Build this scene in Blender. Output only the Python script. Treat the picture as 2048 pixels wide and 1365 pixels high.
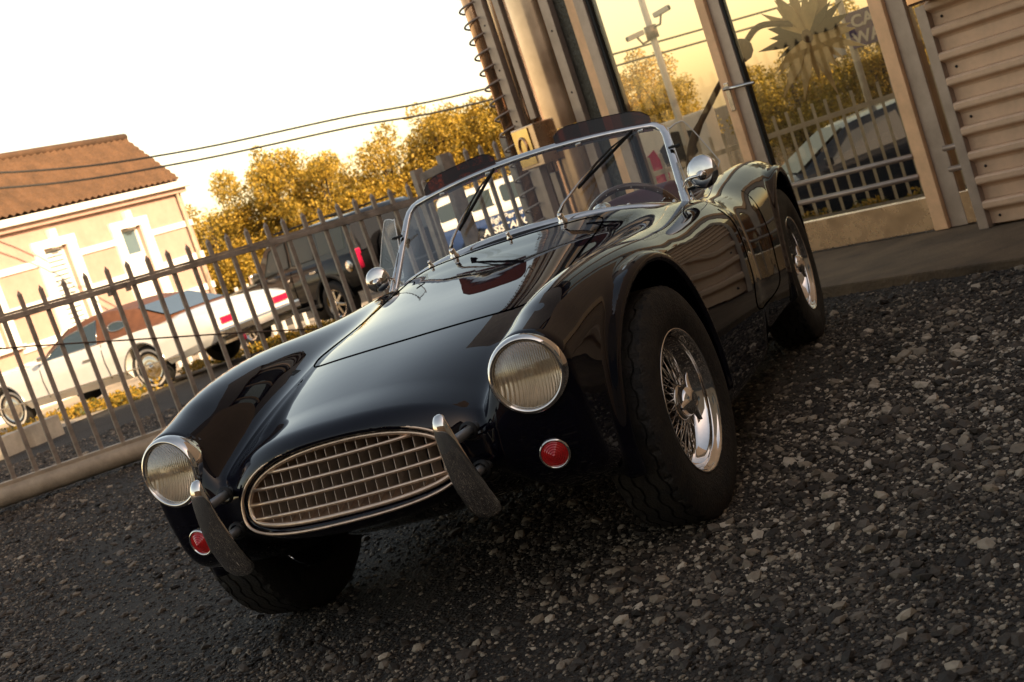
import bpy, bmesh, math, random
import numpy as np
from mathutils import Vector, Matrix, Quaternion
for o in list(bpy.data.objects): bpy.data.objects.remove(o, do_unlink=True)
scn = bpy.context.scene
COL = scn.collection
PI = math.pi
rnd = random.Random(7)
# ------------------------------------------------------------------ camera
def cam_axes(yaw, pitch, roll):
    f = Vector((math.sin(yaw)*math.cos(pitch), math.cos(yaw)*math.cos(pitch), math.sin(pitch)))
    r = Vector((math.cos(yaw), -math.sin(yaw), 0)); u = r.cross(f)
    c, s = math.cos(roll), math.sin(roll)
    return c*r + s*u, -s*r + c*u, f
cd = bpy.data.cameras.new('camera'); cam = bpy.data.objects.new('camera', cd); COL.objects.link(cam)
cr, cu, cf = cam_axes(math.radians(-21.883), math.radians(-6.456), math.radians(-18.627))
M = Matrix((cr, cu, -cf)).transposed().to_4x4(); M.translation = Vector((1.7984, -3.7901, 1.0980))
cam.matrix_world = M
cd.sensor_width = 36; cd.lens = 36*2823.6/2048; cd.clip_start = .05; cd.clip_end = 2000
cd.dof.use_dof = True; cd.dof.focus_distance = 3.75; cd.dof.aperture_fstop = 9.0
scn.camera = cam
# ------------------------------------------------------------------ sky, sun, exposure
SUN_DIR = Vector((.86, -.46, .0)).normalized()*math.cos(math.radians(24)) + Vector((0, 0, math.sin(math.radians(24))))
w = bpy.data.worlds.new('World'); scn.world = w; w.use_nodes = True
nt = w.node_tree; nt.nodes.clear()
sky = nt.nodes.new('ShaderNodeTexSky'); sky.sky_type = 'NISHITA'; sky.sun_disc = False
sky.sun_elevation = math.radians(24); sky.sun_rotation = math.atan2(SUN_DIR.x, SUN_DIR.y)
sky.air_density = 1.0; sky.dust_density = 1.5; sky.ozone_density = 1.0; sky.altitude = 60
tint = nt.nodes.new('ShaderNodeMix'); tint.data_type = 'RGBA'; tint.blend_type = 'MULTIPLY'; tint.inputs[0].default_value = 1
tint.inputs[7].default_value = (1.36, 1.0, .70, 1)
bg = nt.nodes.new('ShaderNodeBackground'); bg.inputs[1].default_value = .15
out = nt.nodes.new('ShaderNodeOutputWorld')
nt.links.new(sky.outputs[0], tint.inputs[6]); nt.links.new(tint.outputs[2], bg.inputs[0]); nt.links.new(bg.outputs[0], out.inputs[0])
sl = bpy.data.lights.new('sun', 'SUN'); sl.energy = 4.6; sl.angle = math.radians(.5); sl.color = (1, .76, .48)
so = bpy.data.objects.new('sun', sl); COL.objects.link(so); so.rotation_euler = SUN_DIR.to_track_quat('Z', 'Y').to_euler()
scn.view_settings.view_transform = 'Standard'; scn.view_settings.look = 'None'
scn.view_settings.exposure = 1.1; scn.view_settings.gamma = 1.0
scn.render.engine = 'CYCLES'
scn.cycles.max_bounces = 10; scn.cycles.transparent_max_bounces = 16
# ------------------------------------------------------------------ materials
MATS = {}
def new_mat(name):
    m = bpy.data.materials.new(name); m.use_nodes = True; MATS[name] = m
    return m, m.node_tree, m.node_tree.nodes['Principled BSDF']
def mat(name, col, rough=.5, metal=0., coat=0., noise=0., nscale=8., bump=0., bscale=60., spec=.5, trans=0., ior=1.45, col2=None):
    """plain procedural material: base colour broken up by noise, roughness variation, fine bump"""
    if name in MATS: return MATS[name]
    m, t, b = new_mat(name)
    b.inputs['Base Color'].default_value = (*col, 1); b.inputs['Roughness'].default_value = rough; b.inputs['Metallic'].default_value = metal
    b.inputs['Coat Weight'].default_value = coat; b.inputs['Coat Roughness'].default_value = .02
    b.inputs['Specular IOR Level'].default_value = spec; b.inputs['Transmission Weight'].default_value = trans; b.inputs['IOR'].default_value = ior
    tc = t.nodes.new('ShaderNodeTexCoord')
    if noise > 0:
        n = t.nodes.new('ShaderNodeTexNoise'); n.inputs['Scale'].default_value = nscale; n.inputs['Detail'].default_value = 6; n.inputs['Roughness'].default_value = .65
        t.links.new(tc.outputs['Object'], n.inputs['Vector'])
        r = t.nodes.new('ShaderNodeValToRGB'); c2 = col2 or tuple(c*(1-noise) for c in col); c1 = tuple(min(1, c*(1+noise*.4)) for c in col)
        r.color_ramp.elements[0].position = .32; r.color_ramp.elements[1].position = .68
        r.color_ramp.elements[0].color = (*c2, 1); r.color_ramp.elements[1].color = (*c1, 1)
        t.links.new(n.outputs[0], r.inputs[0]); t.links.new(r.outputs[0], b.inputs['Base Color'])
        mr = t.nodes.new('ShaderNodeMapRange'); mr.inputs[3].default_value = max(.02, rough-.25*noise); mr.inputs[4].default_value = min(1, rough+.25*noise)
        t.links.new(n.outputs[0], mr.inputs[0]); t.links.new(mr.outputs[0], b.inputs['Roughness'])
    if bump > 0:
        n2 = t.nodes.new('ShaderNodeTexNoise'); n2.inputs['Scale'].default_value = bscale; n2.inputs['Detail'].default_value = 4
        t.links.new(tc.outputs['Object'], n2.inputs['Vector'])
        bp = t.nodes.new('ShaderNodeBump'); bp.inputs['Strength'].default_value = bump; bp.inputs['Distance'].default_value = .02
        t.links.new(n2.outputs[0], bp.inputs['Height']); t.links.new(bp.outputs[0], b.inputs['Normal'])
    return m
def thin_glass(name, tintc=(1, 1, 1), refl=1.0, rough=0.0):
    """single-sheet pane: clear (or tinted) transparency plus fresnel reflection"""
    if name in MATS: return MATS[name]
    m = bpy.data.materials.new(name); m.use_nodes = True; MATS[name] = m; t = m.node_tree; t.nodes.clear()
    o = t.nodes.new('ShaderNodeOutputMaterial'); mx = t.nodes.new('ShaderNodeMixShader'); tr = t.nodes.new('ShaderNodeBsdfTransparent')
    tr.inputs[0].default_value = (*tintc, 1); g = t.nodes.new('ShaderNodeBsdfGlossy'); g.inputs['Roughness'].default_value = rough
    lw = t.nodes.new('ShaderNodeLayerWeight'); lw.inputs[0].default_value = .5
    pw = t.nodes.new('ShaderNodeMath'); pw.operation = 'POWER'; pw.inputs[1].default_value = 5
    ma = t.nodes.new('ShaderNodeMath'); ma.operation = 'MULTIPLY_ADD'; ma.inputs[1].default_value = .96; ma.inputs[2].default_value = .04
    mm = t.nodes.new('ShaderNodeMath'); mm.operation = 'MULTIPLY'; mm.inputs[1].default_value = 1.6*refl; mm.use_clamp = True
    for a_, b_ in ((lw.outputs['Facing'], pw.inputs[0]), (pw.outputs[0], ma.inputs[0]), (ma.outputs[0], mm.inputs[0]), (mm.outputs[0], mx.inputs[0]), (tr.outputs[0], mx.inputs[1]), (g.outputs[0], mx.inputs[2]), (mx.outputs[0], o.inputs[0])): t.links.new(a_, b_)
    return m
# ------------------------------------------------------------------ mesh helpers
class MB:
    """collects vertices and faces, builds ONE mesh object"""
    def __init__(s): s.v = []; s.f = []; s.smooth = []
    def add(s, v, f, sm=False):
        o = len(s.v); s.v += [tuple(p) for p in v]; s.f += [tuple(i+o for i in q) for q in f]; s.smooth += [sm]*len(f); return s
    def box(s, c, size, R=None, bev=0.):
        hx, hy, hz = [d/2 for d in size]
        if bev > 0 and min(hx, hy, hz) > bev:
            bm = bmesh.new(); bmesh.ops.create_cube(bm, size=1); bmesh.ops.scale(bm, vec=size, verts=bm.verts)
            bmesh.ops.bevel(bm, geom=list(bm.edges), offset=bev, segments=2, affect='EDGES', profile=.6)
            vs = [v.co.copy() for v in bm.verts]; fs = [[v.index for v in f.verts] for f in bm.faces]; bm.free()
        else:
            vs = [Vector((x*hx, y*hy, z*hz)) for x in (-1, 1) for y in (-1, 1) for z in (-1, 1)]
            fs = [(0, 1, 3, 2), (4, 6, 7, 5), (0, 4, 5, 1), (2, 3, 7, 6), (0, 2, 6, 4), (1, 5, 7, 3)]
        if R is not None: vs = [R @ v for v in vs]
        return s.add([v + Vector(c) for v in vs], fs)
    def beam(s, a, b, wd, ht, up=(0, 0, 1), bev=0.):
        a, b = Vector(a), Vector(b); d = b-a; L = d.length; d.normalize(); up = Vector(up)
        x = d.cross(up)
        if x.length < 1e-4: x = d.cross(Vector((1, 0, 0)))
        x.normalize(); z = x.cross(d)
        R = Matrix((x, d, z)).transposed()
        return s.box((a+b)/2, (wd, L, ht), R, bev)
    def tube(s, pts, r, n=10, closed=False, caps=True, sm=True):
        pts = [Vector(p) for p in pts]; N = len(pts); rs = r if hasattr(r, '__len__') else [r]*N
        vs = []; prev = None
        for i, p in enumerate(pts):
            if closed: d = pts[(i+1) % N]-pts[i-1]
            else: d = pts[min(i+1, N-1)]-pts[max(i-1, 0)]
            d.normalize()
            if prev is None:
                a = d.orthogonal().normalized()
            else:
                a = prev-d*prev.dot(d)
                a = a.normalized() if a.length > 1e-6 else d.orthogonal().normalized()
            prev = a; b = d.cross(a)
            for k in range(n):
                t = 2*PI*k/n; vs.append(p+rs[i]*(math.cos(t)*a+math.sin(t)*b))
        fs = []
        for i in range(N if closed else N-1):
            j = (i+1) % N
            for k in range(n): fs.append((i*n+k, i*n+(k+1) % n, j*n+(k+1) % n, j*n+k))
        if caps and not closed: fs += [tuple(range(n-1, -1, -1)), tuple(range((N-1)*n, N*n))]
        return s.add(vs, fs, sm)
    def lathe(s, prof, c, axis, n=32, sm=True, closed=False):
        """prof: list of (radius, height along axis)"""
        c = Vector(c); ax = Vector(axis).normalized(); a = ax.orthogonal().normalized(); b = ax.cross(a); vs = []; m = len(prof)
        for k in range(n):
            t = 2*PI*k/n; d = math.cos(t)*a+math.sin(t)*b
            for (r, h) in prof: vs.append(c+d*r+ax*h)
        fs = []
        for k in range(n):
            k2 = (k+1) % n
            for i in range(m if closed else m-1):
                j = (i+1) % m; fs.append((k*m+i, k2*m+i, k2*m+j, k*m+j))
        return s.add(vs, fs, sm)
    def prism(s, poly, h, o=(0, 0, 0), ex=(1, 0, 0), ey=(0, 1, 0), ez=None):
        """extrude a 2D polygon by thickness h along ex x ey"""
        o = Vector(o); ex = Vector(ex); ey = Vector(ey); ez = Vector(ez) if ez else ex.cross(ey).normalized(); n = len(poly)
        vs = [o+ex*x+ey*y for x, y in poly]+[o+ex*x+ey*y+ez*h for x, y in poly]
        fs = [tuple(range(n-1, -1, -1)), tuple(range(n, 2*n))]+[(i, (i+1) % n, n+(i+1) % n, n+i) for i in range(n)]
        return s.add(vs, fs)
    def grid(s, P, sm=True, flip=False):
        n, m = len(P), len(P[0]); vs = [p for row in P for p in row]
        fs = [(i*m+j, i*m+j+1, (i+1)*m+j+1, (i+1)*m+j) for i in range(n-1) for j in range(m-1)]
        if flip: fs = [q[::-1] for q in fs]
        return s.add(vs, fs, sm)
    def sphere(s, c, r, n=12, sc=(1, 1, 1), R=None):
        vs = []; fs = []; c = Vector(c); m = n//2
        for i in range(m+1):
            for k in range(n):
                a = PI*i/m; t = 2*PI*k/n; p = Vector((math.sin(a)*math.cos(t)*r*sc[0], math.sin(a)*math.sin(t)*r*sc[1], math.cos(a)*r*sc[2]))
                vs.append(c+(R @ p if R is not None else p))
        for i in range(m):
            for k in range(n): fs.append((i*n+k, (i+1)*n+k, (i+1)*n+(k+1) % n, i*n+(k+1) % n))
        return s.add(vs, fs, True)
    def mesh(s, name):
        me = bpy.data.meshes.new(name); me.from_pydata(s.v, [], s.f); me.polygons.foreach_set('use_smooth', s.smooth); me.update(); return me
    def build(s, name, m, parent=None, fix=True):
        me = s.mesh(name)
        if fix:
            bm = bmesh.new(); bm.from_mesh(me); bmesh.ops.recalc_face_normals(bm, faces=bm.faces); bm.to_mesh(me); bm.free()
        return link(name, me, m, parent)
def link(name, me, m, parent=None):
    o = bpy.data.objects.new(name, me); COL.objects.link(o)
    if m is not None and len(me.materials) == 0: me.materials.append(MATS[m] if isinstance(m, str) else m)
    if parent is not None: o.parent = parent
    return o
def tag(o, label=None, cat=None, group=None, kind=None):
    if label: o['label'] = label
    if cat: o['category'] = cat
    if group: o['group'] = group
    if kind: o['kind'] = kind
    return o
def thing(name, label, cat, loc=(0, 0, 0), rz=0., group=None):
    o = bpy.data.objects.new(name, None); COL.objects.link(o); o.location = loc; o.rotation_euler = (0, 0, rz); o.empty_display_size = .1
    return tag(o, label, cat, group)
def inst(name, me, parent, loc=(0, 0, 0), rot=(0, 0, 0), sc=(1, 1, 1)):
    o = bpy.data.objects.new(name, me); COL.objects.link(o); o.parent = parent; o.location = loc; o.rotation_euler = rot; o.scale = sc; return o
def catmull(pts, n=8, closed=False):
    pts = [Vector(p) for p in pts]; N = len(pts); o = []
    for i in range(N if closed else N-1):
        p = [pts[(i+k) % N] if closed else pts[min(max(i+k, 0), N-1)] for k in (-1, 0, 1, 2)]
        for j in range(n):
            t = j/n; o.append(.5*((2*p[1])+(-p[0]+p[2])*t+(2*p[0]-5*p[1]+4*p[2]-p[3])*t*t+(-p[0]+3*p[1]-3*p[2]+p[3])*t**3))
    if not closed: o.append(pts[-1])
    return o
def gz(y): return float(np.interp(y, [3, 4, 7, 11, 15.5, 20, 40, 80, 400], [0, -.04, -.14, -.2, -.32, -.56, -.9, -1.2, -1.6]))
def sstep(a, b, t): t = min(max((t-a)/(b-a), 0), 1); return t*t*(3-2*t)
# ------------------------------------------------------------------ roadster materials
def paint_mat():
    m, t, b = new_mat('black_paint')
    b.inputs['Base Color'].default_value = (.0026, .0022, .0062, 1); b.inputs['Roughness'].default_value = .4
    b.inputs['Coat Weight'].default_value = 1.; b.inputs['Coat Roughness'].default_value = .012; b.inputs['Specular IOR Level'].default_value = 0.; b.inputs['Coat IOR'].default_value = 1.42
    tc = t.nodes.new('ShaderNodeTexCoord'); n = t.nodes.new('ShaderNodeTexNoise'); n.inputs['Scale'].default_value = 14; n.inputs['Detail'].default_value = 1
    bp = t.nodes.new('ShaderNodeBump'); bp.inputs['Strength'].default_value = .012; bp.inputs['Distance'].default_value = .01
    t.links.new(tc.outputs['Object'], n.inputs[0]); t.links.new(n.outputs[0], bp.inputs['Height']); t.links.new(bp.outputs[0], b.inputs['Coat Normal'])
paint_mat()
mat('chrome', (.78, .74, .70), .06, 1., noise=.10, nscale=30)
mat('polished_steel', (.62, .58, .53), .16, 1., noise=.2, nscale=25)
mat('grille_metal', (.80, .60, .44), .36, .9, noise=.2, nscale=40)
mat('slat_metal', (.52, .42, .33), .45, .4, noise=.2, nscale=40)
def bowl_mat():
    m, t, b = new_mat('lamp_bowl'); b.inputs['Base Color'].default_value = (.92, .82, .68, 1); b.inputs['Metallic'].default_value = .68; b.inputs['Roughness'].default_value = .13
    tc = t.nodes.new('ShaderNodeTexCoord'); wv = t.nodes.new('ShaderNodeTexWave'); wv.inputs['Scale'].default_value = 34; wv.bands_direction = 'X'; wv.inputs['Distortion'].default_value = 0
    bp = t.nodes.new('ShaderNodeBump'); bp.inputs['Strength'].default_value = 1.; bp.inputs['Distance'].default_value = .004; t.links.new(tc.outputs['Object'], wv.inputs[0]); t.links.new(wv.outputs[1], bp.inputs['Height']); t.links.new(bp.outputs[0], b.inputs['Normal'])
bowl_mat()
mat('matt_black', (.008, .008, .008), .85)
mat('rubber_dark', (.012, .012, .012), .6, noise=.3, nscale=30)
mat('tyre_rubber', (.010, .0095, .009), .7, noise=.65, nscale=22, bump=.4, bscale=140, col2=(.030, .023, .016))
mat('leather_wine', (.075, .010, .016), .42, noise=.3, nscale=14, bump=.15, bscale=160)
mat('tub_black', (.010, .009, .010), .6, noise=.3)
mat('wood_rim', (.10, .038, .018), .25, coat=.6, noise=.4, nscale=30)
mat('gap_black', (.001, .001, .001), 1., spec=0.)
thin_glass('screen_glass', (.93, .95, .93), 1.0)
thin_glass('perspex', (.97, .97, .96), .8)
thin_glass('visor_brown', (.085, .018, .010), .45)
def lamp_red():
    m, t, b = new_mat('red_lens'); b.inputs['Base Color'].default_value = (.55, .012, .012, 1); b.inputs['Roughness'].default_value = .12; b.inputs['Coat Weight'].default_value = .8
    b.inputs['Subsurface Weight'].default_value = 0.
lamp_red()
def lens_mat():
    m = bpy.data.materials.new('fluted_lens'); m.use_nodes = True; MATS['fluted_lens'] = m; t = m.node_tree; t.nodes.clear()
    o = t.nodes.new('ShaderNodeOutputMaterial'); mx = t.nodes.new('ShaderNodeMixShader'); tr = t.nodes.new('ShaderNodeBsdfTransparent'); tr.inputs[0].default_value = (.95, .90, .82, 1)
    g = t.nodes.new('ShaderNodeBsdfGlossy'); g.inputs['Roughness'].default_value = .04; f = t.nodes.new('ShaderNodeLayerWeight'); f.inputs[0].default_value = .5
    r = t.nodes.new('ShaderNodeMapRange'); r.inputs[1].default_value = 0; r.inputs[2].default_value = .8; r.inputs[3].default_value = .10; r.inputs[4].default_value = .6
    for a_, b_ in ((f.outputs['Facing'], r.inputs[0]), (r.outputs[0], mx.inputs[0]), (tr.outputs[0], mx.inputs[1]), (g.outputs[0], mx.inputs[2]), (mx.outputs[0], o.inputs[0])): t.links.new(a_, b_)
lens_mat()
# ================================================================== the roadster's coachwork
# one implicit surface (smooth union of hull, front wings and rear haunches, minus wheel arches, mouth and cockpit),
# meshed with surface nets and pulled exactly onto the surface so that the black paint reflects cleanly
def smin(a, b, k): h = np.clip(.5+.5*(b-a)/k, 0, 1); return b*(1-h)+a*h-k*h*(1-h)
def smax(a, b, k): return -smin(-a, -b, k)
class Sp:
    """monotone-ish smooth interpolation (cubic hermite, finite-difference slopes)"""
    def __init__(s, xs, ys):
        s.x = np.array(xs, float); s.y = np.array(ys, float); d = np.diff(s.y)/np.diff(s.x); m = np.empty_like(s.y)
        m[1:-1] = (d[:-1]*np.diff(s.x)[1:]+d[1:]*np.diff(s.x)[:-1])/(s.x[2:]-s.x[:-2]); m[0] = d[0]; m[-1] = d[-1]; s.m = m
    def __call__(s, q):
        q = np.clip(q, s.x[0], s.x[-1]); i = np.clip(np.searchsorted(s.x, q)-1, 0, len(s.x)-2); h = s.x[i+1]-s.x[i]; t = (q-s.x[i])/h
        return (2*t**3-3*t**2+1)*s.y[i]+(t**3-2*t**2+t)*h*s.m[i]+(-2*t**3+3*t**2)*s.y[i+1]+(t**3-t**2)*h*s.m[i+1]
HZ = .336; RY = 2.286
h_top = Sp([-.80, -.70, -.50, -.30, -.13, .1, .4, .75, 1.05, 1.3, 1.7, 2.1, 2.4, 2.7, 2.95, 3.1], [.600, .640, .680, .716, .742, .772, .805, .848, .878, .86, .80, .795, .79, .76, .70, .62])
h_bot = Sp([-.80, -.70, -.5, -.2, .2, 2.3, 2.7, 3.1], [.385, .365, .30, .24, .20, .20, .26, .38])
h_hw = Sp([-.80, -.70, -.55, -.3, 0, .4, .8, 1.1, 1.5, 2.0, 2.4, 2.7, 2.95, 3.1], [.33, .365, .43, .52, .59, .63, .69, .715, .725, .715, .68, .62, .53, .44])
h_n = Sp([-.8, -.6, -.3, 0, .8, 1.1, 3.1], [2.3, 2.3, 2.6, 2.9, 2.9, 3.0, 2.6])
f_x = Sp([-.66, -.5, -.3, -.1, .1, .4, .8, 1.2, 1.5], [.538, .542, .553, .575, .597, .605, .607, .612, .612])
f_r = Sp([-.66, -.5, -.3, -.1, .1, .4, .8, 1.2, 1.5], [.099, .105, .115, .127, .134, .132, .125, .115, .108])
f_t = Sp([-.66, -.5, -.4, -.3, -.15, .15, .4, .65, 1.0, 1.3, 1.6], [.718, .748, .772, .789, .803, .810, .802, .790, .780, .768, .755])
r_x = Sp([1.35, 1.7, 2.0, 2.3, 2.6, 2.9, 3.1], [.615, .612, .61, .607, .585, .53, .46])
r_r = Sp([1.35, 1.7, 2.0, 2.3, 2.6, 2.9, 3.1], [.105, .115, .135, .145, .145, .13, .11])
r_t = Sp([1.35, 1.6, 1.85, 2.15, 2.4, 2.65, 2.85, 3.0, 3.1], [.755, .762, .792, .818, .818, .80, .755, .68, .61])
f_b = Sp([-.66, -.55, -.4, 0, 3.1], [.40, .33, .27, .22, .22])
s_x = Sp([-.5, -.4, -.25, -.1, .05, .25, .42, 1.0, 1.85, 2.0, 2.2, 2.4, 2.6, 2.8], [.640, .655, .682, .708, .728, .738, .738, .732, .735, .745, .752, .748, .725, .69])   # side of the coachwork at the wheel arches
def sdf(x, y, z, parts='all'):
    x = np.abs(x)
    # hull
    zt, zb, hw, n = h_top(y), h_bot(y), h_hw(y), h_n(y)
    zc = .5*(zt+zb)-.02; up = np.where(z > zc, zt-zc, zc-zb)
    q = (np.abs(x/hw)**n+np.abs((z-zc)/up)**n+1e-12)**(1/n)
    hull = (q-1)*np.minimum(hw, .5*(zt-zb))
    nose = -.745+.25*np.maximum(z-.52, 0)+.048*(np.minimum(x, .4)/.3)**2-y     # raked, slightly bowed nose
    hull = smax(hull, nose, .05); hull = smax(hull, y-3.07, .10)
    # front wing
    fx, fr, ft = f_x(y), f_r(y), f_t(y); fz = ft-fr
    dz = np.maximum(z-fz, 0); wing = np.sqrt((x-fx)**2+dz**2+1e-9)-fr
    wing = smax(wing, f_b(y)-z, .06)
    front = -.628+.30*np.maximum(.56-z, 0)**1.5*1.6+.25*np.maximum(x-.56, 0)-y
    wing = smax(wing, front, .035); wing = smax(wing, y-1.45, .3)
    # rear haunch
    rx, rr, rt = r_x(y), r_r(y), r_t(y); rz = rt-rr
    dz = np.maximum(z-rz, 0); ha = np.sqrt((x-rx)**2+dz**2+1e-9)-rr
    ha = smax(ha, .24+.12*np.maximum(y-2.5, 0)-z, .06); ha = smax(ha, y-3.03, .10); ha = smax(ha, 1.25-y, .3)
    d = smin(hull, wing, .10); d = smin(d, ha, .09)
    # flared arch lips
    sx = s_x(y)
    for cy, R in ((0., .402), (RY, .402)):
        rad = np.sqrt((y-cy)**2+(z-HZ)**2)
        tor = np.sqrt((rad-R-.012)**2+((x-sx-.002)*.9)**2)-.021
        tor = np.maximum(tor, .26-z)
        d = smin(d, tor, .032)
    # wheel arches
    for cy, R in ((0., .400), (RY, .400)):
        rad = np.sqrt((y-cy)**2+(z-HZ)**2)-R
        well = np.maximum(np.maximum(rad, .475-x), z-f_t(y)+.032 if cy == 0. else z-r_t(y)+.032)
        d = smax(d, -well, .010)
    # mouth
    zc = .475; pw = np.where(z > zc, 2.2, 3.2); q = (np.abs(x/.314)**pw+np.abs((z-zc)/np.where(z > zc, .130, .062))**pw+1e-12)**(1/pw)
    mouth = np.maximum((q-1)*.094, y+.50)
    d = smax(d, -mouth, .016)
    # lamp recesses
    lampr = np.maximum(np.sqrt((x-.538-.13*(-.628-y))**2+(z-.623)**2)-.088, y+.555)
    d = smax(d, -lampr, .006)
    # cockpit
    q = (np.abs(x/.535)**4+np.abs((y-.13*(x/.6)**2*np.clip((1.9-y)/.6, 0, 1)-1.565)/.445)**4+1e-12)**.25
    ck = np.maximum((q-1)*.44, .36-z)
    d = smax(d, -ck, .018)
    return d
def body_mesh(h=.0105):
    lo = np.array([-.82, -.82, .16]); hi = np.array([.82, 3.14, .94])
    n = np.ceil((hi-lo)/h).astype(int)+1
    n[0] += (n[0] % 2 == 0)
    ax = [(np.arange(n[0])-(n[0]-1)/2)*h, lo[1]+np.arange(n[1])*h, lo[2]+np.arange(n[2])*h]
    D = np.empty(n, np.float32); Y = ax[1][None, :, None]; Z = ax[2][None, None, :]; half = n[0]//2
    for i in range(half, n[0]):
        D[i] = sdf(np.full((1, 1, 1), ax[0][i]), Y, Z)[0]; D[n[0]-1-i] = D[i]
    S = D < 0; c = [slice(0, -1), slice(1, None)]
    cnt = np.zeros(tuple(n-1), np.int8)
    for a in (0, 1):
        for b in (0, 1):
            for e in (0, 1): cnt += S[c[a], c[b], c[e]]
    act = (cnt > 0) & (cnt < 8); ids = -np.ones(act.shape, np.int32); I = np.argwhere(act); ids[act] = np.arange(len(I))
    V = np.stack([ax[k][0]+(I[:, k]+.5)*h for k in range(3)], 1)
    F = []
    for k in range(3):
        a, b = [(1, 2), (2, 0), (0, 1)][k]
        s0 = [slice(None)]*3; s1 = [slice(None)]*3; s0[k] = slice(0, -1); s1[k] = slice(1, None)
        A = S[tuple(s0)]; B = S[tuple(s1)]; ch = A != B
        E = np.argwhere(ch); fl = A[ch]
        ok = (E[:, a] > 0) & (E[:, b] > 0) & (E[:, a] < n[a]-1) & (E[:, b] < n[b]-1); E = E[ok]; fl = fl[ok]
        q = []
        for da, db in ((-1, -1), (0, -1), (0, 0), (-1, 0)):
            J = E.copy(); J[:, a] += da; J[:, b] += db; q.append(ids[J[:, 0], J[:, 1], J[:, 2]])
        q = np.stack(q, 1); q[~fl] = q[~fl][:, ::-1]; F.append(q)
    F = np.concatenate(F)
    e = 1e-4
    def grad(P):
        g = np.empty_like(P)
        for k in range(3):
            A = P.copy(); B = P.copy(); A[:, k] += e; B[:, k] -= e; g[:, k] = (sdf(*A.T)-sdf(*B.T))/(2*e)
        return g
    for it in range(6):
        g = grad(V); d = sdf(*V.T); st = (d/np.maximum((g**2).sum(1), .05))[:, None]*g
        L = np.sqrt((st**2).sum(1))[:, None]; st *= np.minimum(1, .008/np.maximum(L, 1e-9)); V -= st*.9
    e = 2e-3; N = grad(V); N /= np.linalg.norm(N, axis=1)[:, None]+1e-9
    return V, F, N
def drop(x, y, z0=1.2, zmin=.2):
    """height of the coachwork's top surface at x,y"""
    zs = np.linspace(z0, zmin, 400); d = sdf(np.full(400, x), np.full(400, y), zs); i = int(np.argmax(d < 0))
    if i == 0: return zmin
    a, b = zs[i-1], zs[i]
    for _ in range(25):
        m = .5*(a+b)
        if sdf(np.array([x]), np.array([y]), np.array([m]))[0] < 0: b = m
        else: a = m
    return .5*(a+b)
def side(y, z, x0=.95):
    """half width of the coachwork at y,z"""
    xs = np.linspace(x0, .3, 300); d = sdf(xs, np.full(300, y), np.full(300, z)); i = int(np.argmax(d < 0))
    a, b = xs[max(i-1, 0)], xs[i]
    for _ in range(25):
        m = .5*(a+b)
        if sdf(np.array([m]), np.array([y]), np.array([z]))[0] < 0: b = m
        else: a = m
    return .5*(a+b)
def in_poly(px, py, poly):
    r = np.zeros(px.shape, bool); n = len(poly)
    for i in range(n):
        (x1, y1), (x2, y2) = poly[i], poly[(i+1) % n]
        c = ((y1 > py) != (y2 > py)) & (px < (x2-x1)*(py-y1)/(y2-y1+1e-12)+x1); r ^= c
    return r
# ================================================================== the setting

def gh(x, y): return gz(y)-.62*sstep(-5.5, -2.5, x)*sstep(7.5, 10, y)*(1-sstep(14, 40, y)*.2)
def gravel_mat():
    m, t, b = new_mat('gravel_ground'); b.inputs['Roughness'].default_value = .9
    tc = t.nodes.new('ShaderNodeTexCoord')
    vo = t.nodes.new('ShaderNodeTexVoronoi'); vo.inputs['Scale'].default_value = 95; n = t.nodes.new('ShaderNodeTexNoise'); n.inputs['Scale'].default_value = 2.2; n.inputs['Detail'].default_value = 8; n.inputs['Roughness'].default_value = .7
    t.links.new(tc.outputs['Object'], vo.inputs['Vector']); t.links.new(tc.outputs['Object'], n.inputs['Vector'])
    hs = t.nodes.new('ShaderNodeSeparateColor'); t.links.new(vo.outputs['Color'], hs.inputs[0])
    r1 = t.nodes.new('ShaderNodeValToRGB'); r1.color_ramp.elements[0].color = (.011, .008, .0055, 1); r1.color_ramp.elements[1].color = (.062, .049, .036, 1); r1.color_ramp.elements[0].position = .25
    t.links.new(hs.outputs[0], r1.inputs[0])
    r2 = t.nodes.new('ShaderNodeValToRGB'); r2.color_ramp.elements[0].color = (.010, .0072, .005, 1); r2.color_ramp.elements[1].color = (.050, .039, .028, 1); r2.color_ramp.elements[0].position = .35; r2.color_ramp.elements[1].position = .65
    t.links.new(n.outputs[0], r2.inputs[0])
    mx = t.nodes.new('ShaderNodeMix'); mx.data_type = 'RGBA'; mx.inputs[0].default_value = .5
    t.links.new(r1.outputs[0], mx.inputs[6]); t.links.new(r2.outputs[0], mx.inputs[7]); t.links.new(mx.outputs[2], b.inputs['Base Color'])
    bp = t.nodes.new('ShaderNodeBump'); bp.inputs['Strength'].default_value = .9; bp.inputs['Distance'].default_value = .012; t.links.new(vo.outputs['Distance'], bp.inputs['Height'])
    t.links.new(bp.outputs[0], b.inputs['Normal'])
gravel_mat()
xs = [-300, -120, -60, -40, -30, -24]+list(np.arange(-20, 8.1, 1.))+[12, 20, 40, 120, 300]; ys = [-120, -60, -30, -15, -8]+list(np.arange(-5, 24.1, 1.))+[28, 34, 40, 60, 100, 200, 400, 900]
MB().grid([[(x, y, gh(x, y)) for x in xs] for y in ys]).build('ground', 'gravel_ground'); tag(bpy.data.objects['ground'], kind='structure')
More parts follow.
